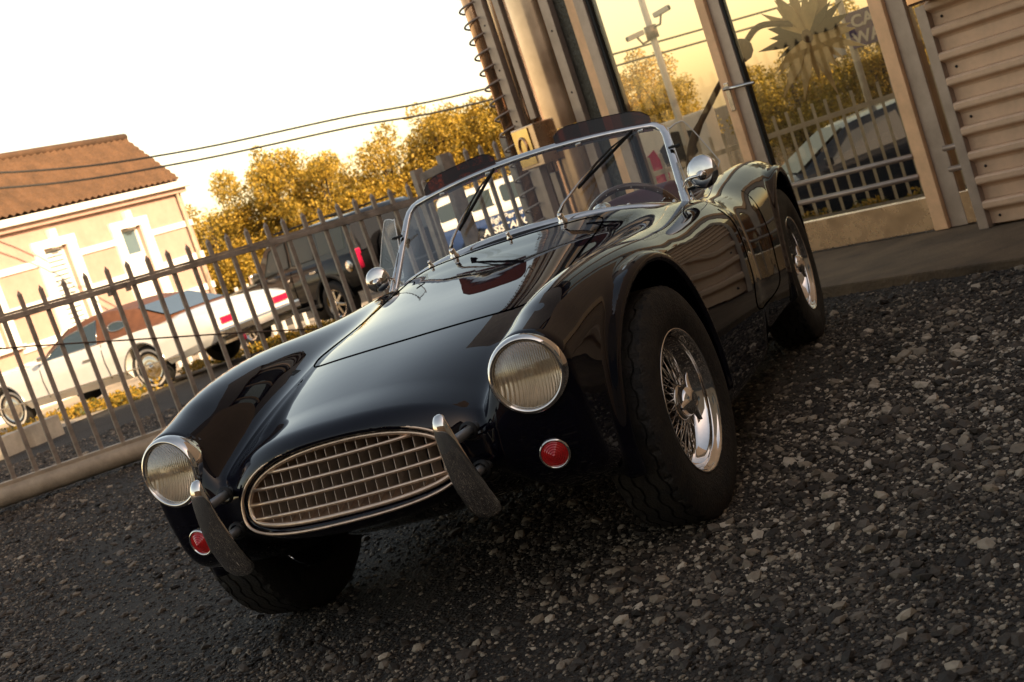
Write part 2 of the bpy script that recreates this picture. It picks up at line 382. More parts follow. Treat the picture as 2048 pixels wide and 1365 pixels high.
# loose stones (uncountable): instances on scattered points
def stones():
    ms = []
    for k in range(7):
        bm = bmesh.new(); bmesh.ops.create_icosphere(bm, subdivisions=1, radius=1); r = random.Random(k)
        for v in bm.verts: v.co *= r.uniform(.72, 1.18); v.co.z *= .62; v.co.x *= 1.15
        me = bpy.data.meshes.new('stone'); bm.to_mesh(me); bm.free(); ms.append(me)
    m, t, b = new_mat('stone_mix'); b.inputs['Roughness'].default_value = .75
    oi = t.nodes.new('ShaderNodeAttribute'); oi.attribute_type = 'INSTANCER'; oi.attribute_name = 'tone'; rp = t.nodes.new('ShaderNodeValToRGB'); e = rp.color_ramp.elements; e[0].color = (.020, .015, .0105, 1); e[1].color = (.70, .58, .44, 1)
    x = e.new(.50); x.color = (.085, .063, .044, 1); x = e.new(.84); x.color = (.29, .225, .155, 1); x = e.new(.68); x.color = (.160, .127, .096, 1); x = e.new(.94); x.color = (.46, .37, .265, 1)
    n = t.nodes.new('ShaderNodeTexNoise'); n.inputs['Scale'].default_value = 3; mx = t.nodes.new('ShaderNodeMix'); mx.data_type = 'RGBA'; mx.blend_type = 'MULTIPLY'; mx.inputs[0].default_value = .5
    t.links.new(oi.outputs['Fac'], rp.inputs[0]); t.links.new(rp.outputs[0], mx.inputs[6]); t.links.new(n.outputs[0], mx.inputs[7]); t.links.new(mx.outputs[2], b.inputs['Base Color'])
    sc = bpy.data.collections.new('stone_shapes')
    for me in ms:
        me.materials.append(m); o = bpy.data.objects.new('stone', me); sc.objects.link(o)
    rng = np.random.default_rng(3); n_ = 520000
    r = 1.3+15*rng.random(n_)**1.35; a = math.radians(-21.9)+rng.uniform(-.50, .56, n_)
    x = 1.8+r*np.sin(a); y = -3.8+r*np.cos(a)
    nz = np.sin(x*2.1+1.3*np.sin(y*1.7))*np.cos(y*2.3+x*.6)+.5*np.sin(x*5.3+y*4.1)
    keep = rng.random(n_) < .58+.42*nz; fac = (x-1.234)*-.603+(y-4.272)*-.7976; keep &= fac > 1.00+.12*np.sin(x*6)+.1*rng.standard_normal(len(x))
    x, y = x[keep], y[keep]; s = .0030+.0058*rng.random(len(x))**2.2; big = rng.random(len(x)) < .022; s[big] = rng.uniform(.011, .021, big.sum()); pt = np.exp(-(((x-1.25)/.75)**2+((y-.9)/1.5)**2)); s *= 1+.55*pt*rng.random(len(x)); s *= 1+.25*np.clip((np.hypot(x-1.8, y+3.8)-4)/6, 0, 2.2)
    z = np.array([gz(v) for v in y])+s*.22
    me = bpy.data.meshes.new('loose_gravel'); me.from_pydata(np.stack([x, y, z], 1).tolist(), [], [])
    at = me.attributes.new('size', 'FLOAT', 'POINT'); at.data.foreach_set('value', s.astype(np.float32))
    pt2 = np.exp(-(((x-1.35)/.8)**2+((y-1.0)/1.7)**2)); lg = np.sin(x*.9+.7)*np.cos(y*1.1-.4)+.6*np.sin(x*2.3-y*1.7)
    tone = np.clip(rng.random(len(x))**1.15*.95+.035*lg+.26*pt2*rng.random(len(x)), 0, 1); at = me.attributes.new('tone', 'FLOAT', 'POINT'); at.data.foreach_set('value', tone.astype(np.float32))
    o = link('loose_gravel', me, m); tag(o, 'loose grey and brown gravel stones strewn over the yard', 'gravel', kind='stuff')
    g = bpy.data.node_groups.new('scatter_stones', 'GeometryNodeTree'); g.interface.new_socket('Geometry', in_out='INPUT', socket_type='NodeSocketGeometry'); g.interface.new_socket('Geometry', in_out='OUTPUT', socket_type='NodeSocketGeometry')
    N_ = g.nodes; gi = N_.new('NodeGroupInput'); go = N_.new('NodeGroupOutput'); ip = N_.new('GeometryNodeInstanceOnPoints'); ci = N_.new('GeometryNodeCollectionInfo'); ci.inputs[0].default_value = sc
    ci.inputs['Separate Children'].default_value = True; ci.inputs['Reset Children'].default_value = True
    rv = N_.new('FunctionNodeRandomValue'); rv.data_type = 'FLOAT_VECTOR'; rv.inputs[0].default_value = (-.5, -.5, 0); rv.inputs[1].default_value = (.5, .5, 6.28)
    na = N_.new('GeometryNodeInputNamedAttribute'); na.data_type = 'FLOAT'; na.inputs[0].default_value = 'size'
    mtp = N_.new('GeometryNodeMeshToPoints')
    ip.inputs['Pick Instance'].default_value = True
    g.links.new(gi.outputs[0], mtp.inputs[0]); g.links.new(mtp.outputs[0], ip.inputs['Points']); g.links.new(ci.outputs[0], ip.inputs['Instance']); g.links.new(rv.outputs[0], ip.inputs['Rotation']); g.links.new(na.outputs[0], ip.inputs['Scale']); g.links.new(ip.outputs[0], go.inputs[0])
    md = o.modifiers.new('scatter', 'NODES'); md.node_group = g
stones()
# ------------------------------------------------------------------ showroom
FB = Vector((1.234, 4.272, 0)); FE = Vector((-.79763, .60314, 0)); FNv = Vector((-.60314, -.79763, 0))
def fp(a, d, z): return FB+FE*a+FNv*d+Vector((0, 0, z))
FR = Matrix((FE, FNv, Vector((0, 0, 1)))).transposed()
if FR.determinant() < 0: pass
def fbox(mb, a0, a1, d0, d1, z0, z1, bev=.004): return mb.box(fp((a0+a1)/2, (d0+d1)/2, (z0+z1)/2), (abs(a1-a0), abs(d1-d0), abs(z1-z0)), FR, bev)
mat('concrete', (.17, .115, .065), .85, noise=.5, nscale=3, bump=.5, bscale=60)
mat('bounce_lit_aluminium', (.84, .50, .27), .5, .25, noise=.25, nscale=5)  # orange of these strips is warm bounce from sunlit surroundings, put into the colour
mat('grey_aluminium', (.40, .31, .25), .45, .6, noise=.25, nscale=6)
mat('brushed_steel', (.70, .50, .34), .27, 1., noise=.3, nscale=4)
mat('copper_clad', (.66, .40, .24), .26, 1., noise=.35, nscale=3)
mat('column_metal', (.58, .42, .30), .20, 1., noise=.35, nscale=2.5)
mat('checker_dark', (.06, .055, .045), .45, .7, noise=.4, nscale=16, bump=.5, bscale=40)
mat('shutter_beige', (.70, .45, .28), .5, .1, noise=.18, nscale=7, bump=.12, bscale=90)
mat('dark_seal', (.012, .012, .012), .6)
mat('brass', (.80, .58, .24), .22, 1., noise=.2)
thin_glass('shop_glass', (.90, .85, .74), .75)
mb = MB(); fbox(mb, -9, 4.6, -1.6, 1.06, -.35, .046, .01); tag(mb.build('pavement', 'concrete'), kind='structure')
show = thing('showroom_building', 'metal clad glass showroom with copper column and glazed door', 'building', (0, 0, 0))
def sp_(name, m, *boxes, bev=.004):
    mb = MB()
    for b in boxes: fbox(mb, *b, bev)
    return mb.build(name, m, show)
HT = 4.6
dr_ = sp_('door', 'brushed_steel', (.080, 1.205, -.03, .02, .055, .242))
for nm, m_, bx in (('door_stile', 'bounce_lit_aluminium', (1.307, 1.385, -.06, .035, .05, HT)), ('door_stile', 'grey_aluminium', (1.203, 1.304, -.05, .012, .05, HT)), ('door_jamb', 'bounce_lit_aluminium', (-.017, .077, -.06, .035, .05, HT)), ('door_jamb', 'grey_aluminium', (-.137, -.021, -.05, .012, .05, HT))):
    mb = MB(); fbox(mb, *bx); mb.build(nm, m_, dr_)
mb = MB(); fbox(mb, .078, 1.202, -.012, -.004, .243, HT, 0); mb.build('pane', 'shop_glass', dr_)
mb = MB(); fbox(mb, 1.186, 1.203, -.03, .004, .243, HT, 0); fbox(mb, .077, .092, -.03, .004, .243, HT, 0); mb.build('glazing_seal', 'dark_seal', dr_)
for z in (.482, .366):
    mb = MB(); mb.tube([fp(.078, .03, z), fp(1.203, .03, z)], .016, 10); mb.build('push_bar', 'grey_aluminium', dr_)
    mb = MB(); mb.tube([fp(-.137, .03, z), fp(-.40, .03, z)], .016, 10); mb.build('push_bar', 'grey_aluminium', show)
mb = MB(); mb.tube([fp(1.33, .012, 1.165), fp(1.33, .062, 1.165), fp(1.06, .066, 1.145)], [.014, .013, .009], 10); fbox(mb, 1.31, 1.35, .03, .044, 1.02, 1.20, .004); mb.build('lever_handle', 'polished_steel', dr_)
sp_('sill_panel', 'brushed_steel', (-.40, -.139, -.03, .016, .055, .235)); sp_('fixed_pane', 'shop_glass', (-.42, -.139, -.012, -.004, .236, HT), bev=0)
sp_('fixed_pane', 'shop_glass', (1.388, 2.432, -.012, -.004, .2, HT), bev=0); sp_('glazing_seal', 'dark_seal', (2.415, 2.44, -.03, .012, .05, HT), bev=0); sp_('sill_panel', 'brushed_steel', (1.388, 2.44, -.03, .014, .055, .199))
# clad column
for nm, m_, bx in (('cladding_strip', 'grey_aluminium', (2.446, 2.552, -.08, .03, .05, HT)), ('cladding_strip', 'bounce_lit_aluminium', (2.558, 2.660, -.08, .018, .05, HT)), ('checker_plate', 'checker_dark', (2.664, 2.825, -.08, -.01, .05, HT)),
                   ('cladding_strip', 'grey_aluminium', (2.834, 2.940, -.08, .03, .05, HT)), ('cladding_strip', 'grey_aluminium', (3.366, 3.440, -.1, .06, 1.42, HT)), ('backing_plate', 'bounce_lit_aluminium', (3.44, 3.585, -.12, -.02, .05, HT)), ('cladding_strip', 'grey_aluminium', (3.587, 3.700, -.1, .05, .05, HT)),
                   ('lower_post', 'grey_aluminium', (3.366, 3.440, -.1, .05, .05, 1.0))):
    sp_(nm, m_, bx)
for z0, z1 in ((.05, 1.285), (1.29, HT)):
    mb = MB(); mb.grid([[fp(3.153+.197*math.cos(t), -.05+.17*math.sin(t), z) for t in np.linspace(0, PI, 33)] for z in (z0, z1)]); mb.build('column_skin', 'column_metal', show)
for a in (3.478, 3.545): MB().tube([fp(a, 0, .05), fp(a, 0, HT)], .026, 12).build('conduit', 'brushed_steel', show)
for a, z in ((3.40, 1.6), (3.40, 2.0), (2.885, 1.5), (2.885, 1.95), (3.64, 1.45), (3.64, 1.85), (3.64, 2.2)): MB().lathe([(.008, 0), (.007, .004), (0, .005)], fp(a, .05 if a > 3.3 else .03, z), FNv, 8).build('rivet', 'dark_seal', show)
# copper pipe with coil, brass plate on a box
pc = thing('coiled_pipe', 'copper pipe wound with a grey steel coil beside the column', 'pipe', fp(3.78, .02, 0)); o0 = fp(3.78, .02, 0)
MB().tube([(0, 0, .04), (0, 0, HT)], .062, 20).build('pipe', 'copper_clad', pc)
MB().tube([(.098*math.cos(t), .098*math.sin(t), .1+t/(2*PI)*.122) for t in np.arange(0, 2*PI*36, PI/10)], .0085, 7).build('coil', 'grey_aluminium', pc)
kb = thing('control_box', 'steel box with a brass plate and round ring beside the gate', 'box', fp(3.30, .16, 1.08))
mb = MB(); mb.box((0, 0, .15), (.30, .20, .31), FR, .008); mb.build('case', 'brushed_steel', kb)
mb = MB(); mb.box(FNv*.104+FE*.03+Vector((0, 0, .155)), (.21, .010, .27), FR, .002); mb.build('plate', 'brass', kb)
MB().tube([FNv*.112+FE*(.03+.050*math.cos(t))+Vector((0, 0, .155+.075*math.sin(t))) for t in np.linspace(0, 2*PI, 33)[:-1]], .010, 8, closed=True).build('ring', 'copper_clad', kb)
MB().beam(FNv*.05+Vector((0, 0, 0)), FNv*.05+Vector((0, 0, -1.02)), .06, .06, FE).build('stand', 'grey_aluminium', kb)
# roller shutter wing: every slat is a piece
shw = bpy.data.objects.new('roller_shutter', None); COL.objects.link(shw); shw.parent = show
PT = .1316; prof = [(.0, 0.), (.0, .060), (.006, .072), (.034, .088), (.037, .096), (.037, .118), (.030, .127), (.004, .1312)]
mb = MB(); n_ = len(prof); vs = [fp(-.44, .19+d, z) for d, z in prof]+[fp(-7.2, .19+d, z) for d, z in prof]+[fp(-.44, .165, 0), fp(-.44, .165, .1312), fp(-7.2, .165, 0), fp(-7.2, .165, .1312)]
fs = [(i, i+1, n_+i+1, n_+i) for i in range(n_-1)]+[(*range(n_), 2*n_+1, 2*n_), (*range(2*n_-1, n_-1, -1), 2*n_+2, 2*n_+3)]
me = mb.add(vs, fs).mesh('shutter_slat'); bm = bmesh.new(); bm.from_mesh(me); bmesh.ops.recalc_face_normals(bm, faces=bm.faces); bm.to_mesh(me); bm.free(); me.materials.append(MATS['shutter_beige'])
for k in range(9): inst('slat', me, shw, (0, 0, .062+PT*k))
mb = MB(); fbox(mb, -.44, -.375, .15, .225, .046, 1.235, .004); mb.build('side_guide', 'grey_aluminium', shw)
for k in range(6): MB().lathe([(.008, 0), (.006, .005), (0, .006)], fp(-.50, .192, .10+.2632*k), FNv, 8).build('rivet', 'dark_seal', shw)
mb = MB(); fbox(mb, -.45, -7.3, .10, .36, 1.245, 1.62, .012); mb.build('shutter_box', 'copper_clad', shw)
sp_('upper_wall', 'shutter_beige', (-.44, -7.3, -.10, .17, 1.25, 7.5)); sp_('parapet', 'grey_aluminium', (-7.4, 4.1, -.4, .10, HT+.004, HT+1.6))
sp_('side_wall', 'shutter_beige', (-.60, -.44, -3.5, .16, .05, 1.25))
# unseen hall inferred from the yard's shade, lengthened to keep the street shaded too
wk = thing('workshop_hall', 'long corrugated workshop hall beside the yard that shades it', 'building', (0, 0, 0))
mat('hall_wall', (.34, .26, .19), .6, .2, noise=.2, nscale=1.5)
MB().box((11.2, -6.25, 4.0), (9, 46.5, 8.0)).build('wall', 'hall_wall', wk)
mb = MB()
for k in range(68): mb.box((6.66, -29.2+k*.68, 3.9), (.10, .30, 7.6))
mb.build('cladding_ribs', 'hall_wall', wk); MB().box((11.2, -6.25, 8.08), (9.5, 46.4, .14)).build('roof', 'grey_aluminium', wk)
for k in range(5):
    MB().box((6.58, -11+4.6*k, 2.6), (.06, 2.4, 1.5)).build('window', mat('hall_glass', (.05, .06, .07), .08), wk)
st_ = MB().grid([[(x, y, .012) for x in np.arange(-40, 6.1, 2.)] for y in np.arange(-46, -11.4, 2.)]); tag(st_.build('street', mat('pale_tarmac', (.20, .17, .14), .85, noise=.3, nscale=1.2)), kind='structure')
op = thing('brick_row', 'long brown brick building across the street from the yard', 'building', (-4, -30, 0)); mat('brick_brown', (.34, .17, .08), .8, noise=.3, nscale=2)
MB().box((0, -4, 3.2), (44, 8, 6.8)).build('wall', 'brick_brown', op); MB().box((0, -4, 6.7), (44.6, 8.6, .25)).build('roof', 'grey_aluminium', op)
for k in range(11):
    for z in (1.7, 4.6): MB().box((-19+3.8*k, .02, z), (1.5, .10, 1.6)).build('window', mat('window_pale', (.30, .26, .2), .3), op)
# ------------------------------------------------------------------ sliding gate and fence
GD = Vector((math.sin(math.radians(40)), math.cos(math.radians(40)), 0)); G0 = Vector((-5.46, 4.01, 0)); GN = Vector((GD.y, -GD.x, 0))
def gp(t, z, d=0.): return G0+GD*t+GN*d+Vector((0, 0, z-.0415*t))
mat('gate_paint', (.30, .25, .205), .55, .2, noise=.5, nscale=7, bump=.1, bscale=120)
mat('gate_beam', (.42, .35, .26), .6, .2, noise=.35, nscale=5, bump=.15, bscale=70)
gate = thing('sliding_gate', 'long grey steel picket sliding gate on a heavy round bottom beam', 'gate', G0)
def loc(v): return v-G0
pk = MB(); pk.box((0, 0, .625), (.031, .031, 1.25)); pk.add([(-.0155, -.0155, 1.25), (.0155, -.0155, 1.25), (.0155, .0155, 1.25), (-.0155, .0155, 1.25), (0, 0, 1.285)], [(0, 1, 4), (1, 2, 4), (2, 3, 4), (3, 0, 4)]); pkm = pk.mesh('picket'); pkm.materials.append(MATS['gate_paint'])
ga = math.atan2(GD.y, GD.x)
for k in range(-10, 22):
    t = .655+.1605*k; inst('picket', pkm, gate, loc(gp(t, .17)), (rnd.uniform(-.007, .007), rnd.uniform(-.006, .006), ga+rnd.uniform(-.05, .05)))
mb = MB(); mb.beam(loc(gp(-1.2, 1.281, -.0)), loc(gp(4.05, 1.281)), .050, .040, (0, 0, 1), .004); mb.build('top_rail', 'gate_paint', gate)
mb = MB(); mb.beam(loc(gp(-1.2, 1.312)), loc(gp(4.05, 1.312)), .030, .018, (0, 0, 1)); mb.build('rail_lip', 'gate_paint', gate)
mb = MB(); mb.tube([loc(gp(-1.3, .082)), loc(gp(4.05, .082))], .078, 20); mb.build('bottom_beam', 'gate_beam', gate)
mb = MB(); mb.beam(loc(gp(-1.3, .160)), loc(gp(4.05, .160)), .085, .030, (0, 0, 1), .004); mb.build('track_plate', 'gate_beam', gate)
for t in (1.27, 1.41): MB().box(loc(gp(t, 1.262)), (.03, .075, .06), Matrix.Rotation(ga, 3, 'Z'), .006).build('bolt_lug', 'gate_paint', gate)
rp_ = thing('tension_cable', 'thin rusty steel cable slung across the gate pickets', 'cable', gp(.3, 1.09, .03)); o_ = gp(.3, 1.09, .03)
MB().tube([gp(t, z+.0415*t, .03)-o_ for t, z in ((.3, 1.095), (.6, 1.02), (1.43, .785), (2.1, .598), (2.6, .45), (3.2, .28), (3.9, .10))], .006, 6).build('cable', mat('rusty', (.10, .06, .04), .7, .3), rp_)
MB().tube([gp(.3, 1.095, .03)-o_+Vector((.02*math.cos(t), .0, .02*math.sin(t))) for t in np.linspace(0, 2*PI, 13)[:-1]], .006, 6, closed=True).build('ring', 'gate_paint', rp_)
gf = thing('gate_guide_frame', 'pair of square steel posts joined by a crossbar, guiding the gate', 'gate post', gp(4.1, 0)); o_ = gp(4.1, 0)
for t, d in ((4.06, -.13), (4.22, .10)):
    mb = MB(); b_ = gp(t, 0, d); b_.z = -.35; tp = gp(t, 1.60 if d > 0 else 1.545, d); mb.beam(b_-o_, tp-o_, .085, .085, GD, .004); mb.build('post', 'gate_paint', gf)
mb = MB(); mb.beam(gp(4.06, 1.46, -.13)-o_, gp(4.22, 1.50, .10)-o_, .06, .07, (0, 0, 1), .004); mb.build('crossbar', 'gate_paint', gf)
ff = thing('fixed_fence', 'grey steel picket fence panel between the gate frame and column', 'fence', gp(4.3, 0)); o_ = gp(4.3, 0)
for k in range(5): inst('picket', pkm, ff, gp(4.345+.148*k, .325)-o_, (0, 0, ga))
mb = MB(); mb.beam(gp(4.28, 1.42)-o_, gp(5.1, 1.42)-o_, .05, .04); mb.build('rail', 'gate_paint', ff)
mb = MB(); mb.beam(gp(4.28, .42)-o_, gp(5.1, .42)-o_, .05, .04); mb.build('rail', 'gate_paint', ff)
mb = MB(); b_ = gp(4.93, 0); b_.z = -.3; mb.beam(b_-o_, gp(4.93, 1.61)-o_, .10, .10, GD, .004); mb.build('end_post', 'gate_paint', ff)
# ------------------------------------------------------------------ roadster
car = thing('vintage_roadster', 'glossy black open two-seat vintage roadster on wire wheels parked on gravel', 'sports car')
V, F, N = body_mesh()
C = V[F].mean(1); ax_ = np.abs(C[:, 0]); cy_, cz_ = C[:, 1], C[:, 2]; FN = N[F].mean(1)
BON = [(0, -.135), (.15, -.125), (.27, -.09), (.345, -.04), (.385, .04), (.40, .16), (.392, .5), (.372, .93), (.2, .95), (0, .955)]
bon_poly = BON+[(-x, y) for x, y in BON[::-1][1:-1]]
BOOT = [(0, 2.24), (.34, 2.26), (.36, 2.36), (.33, 2.74), (.2, 2.83), (0, 2.84)]
boot_poly = BOOT+[(-x, y) for x, y in BOOT[::-1][1:-1]]
DOOR = [(1.13, .775), (1.185, .70), (1.205, .60), (1.19, .48), (1.15, .36), (1.62, .36), (1.70, .46), (1.735, .60), (1.73, .80)]   # y, z outline on the side
cls = np.zeros(len(F), int)
q_ck = (np.abs(C[:, 0]/.535)**4+np.abs((cy_-.13*(C[:, 0]/.6)**2*np.clip((1.9-cy_)/.6, 0, 1)-1.565)/.445)**4)**.25
tub = (q_ck < 1.02) & (cz_ < .88) & (cz_ > .3) & ((FN[:, 2] > .9) & (cz_ < .5) | (q_ck < 1.003) & (np.abs(FN[:, 2]) < .35))
well = (ax_ > .42) & (((np.hypot(cy_, cz_-HZ) < .399)) | ((np.hypot(cy_-RY, cz_-HZ) < .399)))
pw_ = np.where(cz_ > .475, 2.2, 3.2); qm = (np.abs(C[:, 0]/.314)**pw_+np.abs((cz_-.475)/np.where(cz_ > .475, .130, .062))**pw_)**(1/pw_)
duct = (cy_ < -.45) & (qm < 1.01) & (cy_ > -.70)
cls[in_poly(C[:, 0], cy_, bon_poly) & (FN[:, 2] > .3) & (cz_ > .6)] = 1
cls[in_poly(C[:, 0], cy_, boot_poly) & (FN[:, 2] > .3) & (cz_ > .55)] = 2
dr = in_poly(cy_, cz_, DOOR) & (ax_ > .5) & (FN[:, 0]*np.sign(C[:, 0]) > .1)
cls[dr & (C[:, 0] > 0)] = 3; cls[dr & (C[:, 0] < 0)] = 4
cls[tub] = 5; cls[well] = 6; cls[duct] = 7
def sub_body(k, name, m):
    f = F[cls == k]; u, inv = np.unique(f, return_inverse=True); f = inv.reshape(f.shape)
    me = bpy.data.meshes.new(name); me.from_pydata(V[u].tolist(), [], f.tolist()); me.polygons.foreach_set('use_smooth', [True]*len(f)); me.normals_split_custom_set_from_vertices(N[u].tolist())
    return link(name, me, m, car)
body = sub_body(0, 'body', 'black_paint'); bonnet = sub_body(1, 'bonnet', 'black_paint'); boot = sub_body(2, 'boot_lid', 'black_paint')
doorL = sub_body(3, 'door', 'black_paint'); doorR = sub_body(4, 'door', 'black_paint')
sub_body(5, 'cockpit_tub', 'leather_wine')
for k_, (sx_0, fr_) in enumerate(((1, 1), (1, 0), (-1, 1), (-1, 0))):
    cls[(cls == 6) & (np.sign(C[:, 0]) == sx_0) & ((cy_ < 1.1) == bool(fr_))] = 10+k_; sub_body(10+k_, 'wheel_arch_liner', 'matt_black')
sub_body(7, 'grille_duct', 'matt_black')
def gap(pts, parent, r=.0023): MB().tube(pts, r, 6).build('shut_line', 'gap_black', parent)
dense = lambda poly, k=10: [tuple(a) for a in catmull([(x, y, 0) for x, y in poly], k, True)]
gap([(x, y, drop(x, y)+.0004) for x, y, _ in dense(bon_poly, 6)]+[(0, -.135, drop(0, -.135)+.0004)], bonnet)
gap([(x, y, drop(x, y)+.0004) for x, y, _ in dense(boot_poly, 6)], boot)
for sgn, d_ in ((1, doorL), (-1, doorR)):
    P = catmull([(y, z, 0) for y, z in DOOR], 6)
    gap([(sgn*(side(p[0], p[1])+.0004), p[0], p[1]) for p in P if p[1] < .755], d_)
# cockpit edge trim
P = []
for k in range(96):
    t = 2*PI*k/96; c, s_ = math.cos(t), math.sin(t); x = .548*math.copysign(abs(c)**.5, c); y0 = 1.565+.457*math.copysign(abs(s_)**.5, s_)
    y = y0+.13*(x/.6)**2*min(max((1.9-y0)/.6, 0), 1); P.append((x, y, drop(x, y)+.001))
MB().tube(P, .008, 8, closed=True).build('cockpit_edge_roll', 'leather_wine', car)
for k in (4, 9, 14, 19, 29, 34, 39, 44, 56, 64, 72, 80, 88, 93):
    p = Vector(P[k]); o_ = Vector((p.x*1.05, 1.565+(p.y-1.565)*1.05, 0)); o_.z = drop(o_.x, o_.y)
    MB().lathe([(.0, .012), (.005, .011), (.006, .006), (.008, .004), (.009, 0)], o_, (0, 0, 1), 10).build('hood_stud', 'chrome', car)
# grille
gr_ = bpy.data.objects.new('grille', None); COL.objects.link(gr_); gr_.parent = car
bow = lambda x: .040*(x/.3)**2
def mouth_ring(o_, y, n=96):
    pts = []                                   # mouth outline inset by o_: rounded arch above, flatter sill below
    for k in range(n):
        t = 2*PI*k/n; c, s_ = math.cos(t), math.sin(t); p = 2.2 if s_ > 0 else 3.2; z = ((.130 if s_ > 0 else .062)-o_)*math.copysign(abs(s_)**(2/p), s_)
        x = (.314-o_)*math.copysign(abs(c)**(2/p), c); pts.append((x, y+.22*(z-.03)+bow(x), .475+z))
    return pts
def mouth_hw(z, o_=.012):
    p = 2.2 if z > .475 else 3.2; v = 1-abs((z-.475)/((.130 if z > .475 else .062)-o_))**p; return (.314-o_)*v**(1/p) if v > 0 else 0
def mouth_hz(x, o_=.012):
    u = abs(x/(.314-o_)); return .475-(.062-o_)*max(0, 1-u**3.2)**(1/3.2), .475+(.130-o_)*max(0, 1-u**2.2)**(1/2.2)
MB().tube(mouth_ring(.008, -.712), .0075, 8, closed=True).build('grille_surround', 'grille_metal', gr_)
MB().tube(mouth_ring(-.011, -.729), .0042, 8, closed=True).build('mouth_bead', 'grille_metal', gr_)
P = mouth_ring(.013, -.706); Q = mouth_ring(.030, -.650)
MB().grid([P+[P[0]], Q+[Q[0]]]).build('grille_dish', 'grille_metal', gr_)
for z in (.452, .489, .526, .563):
    hw = mouth_hw(z)-.002; yy = -.716+.22*(z-.505)
    MB().tube([(hw*q, yy+bow(hw*q), z) for q in np.linspace(-1, 1, 13)], .0052, 8).build('horizontal_bar', 'grille_metal', gr_)
for k in range(-9, 10):
    x = k*.0302; a, b = mouth_hz(x); yf = lambda z, d: d+.22*(z-.505)+bow(x)
    MB().add([(x-.0009, yf(a, -.706), a), (x-.0009, yf(b, -.706), b), (x-.0009, yf(b, -.650), b), (x-.0009, yf(a, -.650), a), (x+.0009, yf(a, -.706), a), (x+.0009, yf(b, -.706), b), (x+.0009, yf(b, -.650), b), (x+.0009, yf(a, -.650), a)],
             [(0, 1, 2, 3), (7, 6, 5, 4), (0, 4, 5, 1), (3, 2, 6, 7), (1, 5, 6, 2), (0, 3, 7, 4)]).build('vertical_slat', 'slat_metal', gr_)
# headlights, indicators, overriders
for sgn in (1, -1):
    ax = Vector((sgn*.13, -1, .04)).normalized(); c = Vector((sgn*.538, -.628, .623))
    hl = bpy.data.objects.new('headlight', None); COL.objects.link(hl); hl.parent = car
    MB().lathe([(.092, -.045), (.101, -.040), (.1015, -.012), (.099, .004), (.094, .013), (.0875, .015), (.084, .010), (.083, .002)], c, ax, 56).build('bezel', 'chrome', hl)
    MB().lathe([(.0825, .003), (.07, -.012), (.05, -.026), (.025, -.035), (.0, -.038)], c, ax, 40).build('reflector', 'lamp_bowl', hl)
    mb = MB(); rows = []
    for x_ in np.linspace(-.0838, .0838, 161):
        ch = math.sqrt(max(.0842**2-x_*x_, 1e-7)); col_ = []
        for v in np.linspace(-1, 1, 25):
            z_ = ch*v; rr = math.hypot(x_, z_); h_l = .006+.020*(1-(rr/.0845)**2); up_ = sstep(-.036, -.030, z_)*(1-sstep(.074, .081, rr)); mid_ = 1-sstep(.016, .020, max(abs(x_), abs(z_)))
            col_.append((x_, -(h_l+.0007*math.sin(x_*2*PI/.0056)*up_*(1-mid_)), z_))
        rows.append(col_)
    mb.grid(rows)
    ln = mb.build('lens', 'fluted_lens', hl); ln.location = c; ln.rotation_euler = ax.to_track_quat('-Y', 'Z').to_euler()
    MB().box(c-ax*.018+Vector((0, 0, .004)), (.030, .010, .022), None, .003).build('bulb_shield', 'lamp_bowl', hl)
    # red indicator
    y = -.62
    for yy in np.linspace(-.75, -.45, 200):
        if sdf(np.array([sgn*.535]), np.array([yy]), np.array([.414]))[0] < 0: y = yy; break
    c = Vector((sgn*.535, y-.006, .414)); ax = Vector((sgn*.18, -1, -.10)).normalized()
    il = bpy.data.objects.new('indicator_lamp', None); COL.objects.link(il); il.parent = car
    MB().lathe([(.042, -.035), (.040, .006), (.037, .010), (.0345, .010), (.033, .006)], c, ax, 32).build('bezel', 'chrome', il)
    prof = [(.034, .006)]
    for i in range(6): r = .033-.0055*i; prof += [(r, .007+.0026*i), (r-.003, .0098+.0026*i)]
    MB().lathe(prof+[(0, .024)], c, ax, 48, sm=False).build('lens', 'red_lens', il)
    # overrider: swept curved chrome blade on two stub tubes
    ov = bpy.data.objects.new('overrider', None); COL.objects.link(ov); ov.parent = car
    sp = catmull([(sgn*.355, -.792, .612), (sgn*.356, -.803, .585), (sgn*.359, -.796, .510), (sgn*.362, -.772, .430), (sgn*.364, -.736, .362), (sgn*.364, -.708, .326)], 10)
    wd = np.interp(np.linspace(0, 1, len(sp)), [0, .05, .12, .3, .6, .82, .90, .96, .99, 1], [.004, .0125, .0165, .0265, .0400, .0425, .037, .026, .014, .004]); rows = []
    for i, p in enumerate(sp):
        d = (sp[min(i+1, len(sp)-1)]-sp[max(i-1, 0)]).normalized(); x = Vector((1, 0, 0)); nrm = x.cross(d)
        if nrm.y > 0: nrm = -nrm
        rows.append([p+x*(wd[i]*math.cos(t))+nrm*(wd[i]*.5*math.sin(t)) for t in np.linspace(0, 2*PI, 25)])
    MB().grid(rows).build('blade', 'chrome', ov)
    for z in (.535, .435):
        MB().tube([(sgn*.358, -.782 if z > .5 else -.760, z), (sgn*.372, -.60, z)], .0125, 12).build('stub_tube', mat('stub_grey', (.22, .22, .22), .35, .6), ov)
        MB().lathe([(.024, -.004), (.024, .004), (.018, .008)], (sgn*.3655, -.682, z), (-.05*sgn, -1, 0), 20).build('grommet', 'rubber_dark', ov)
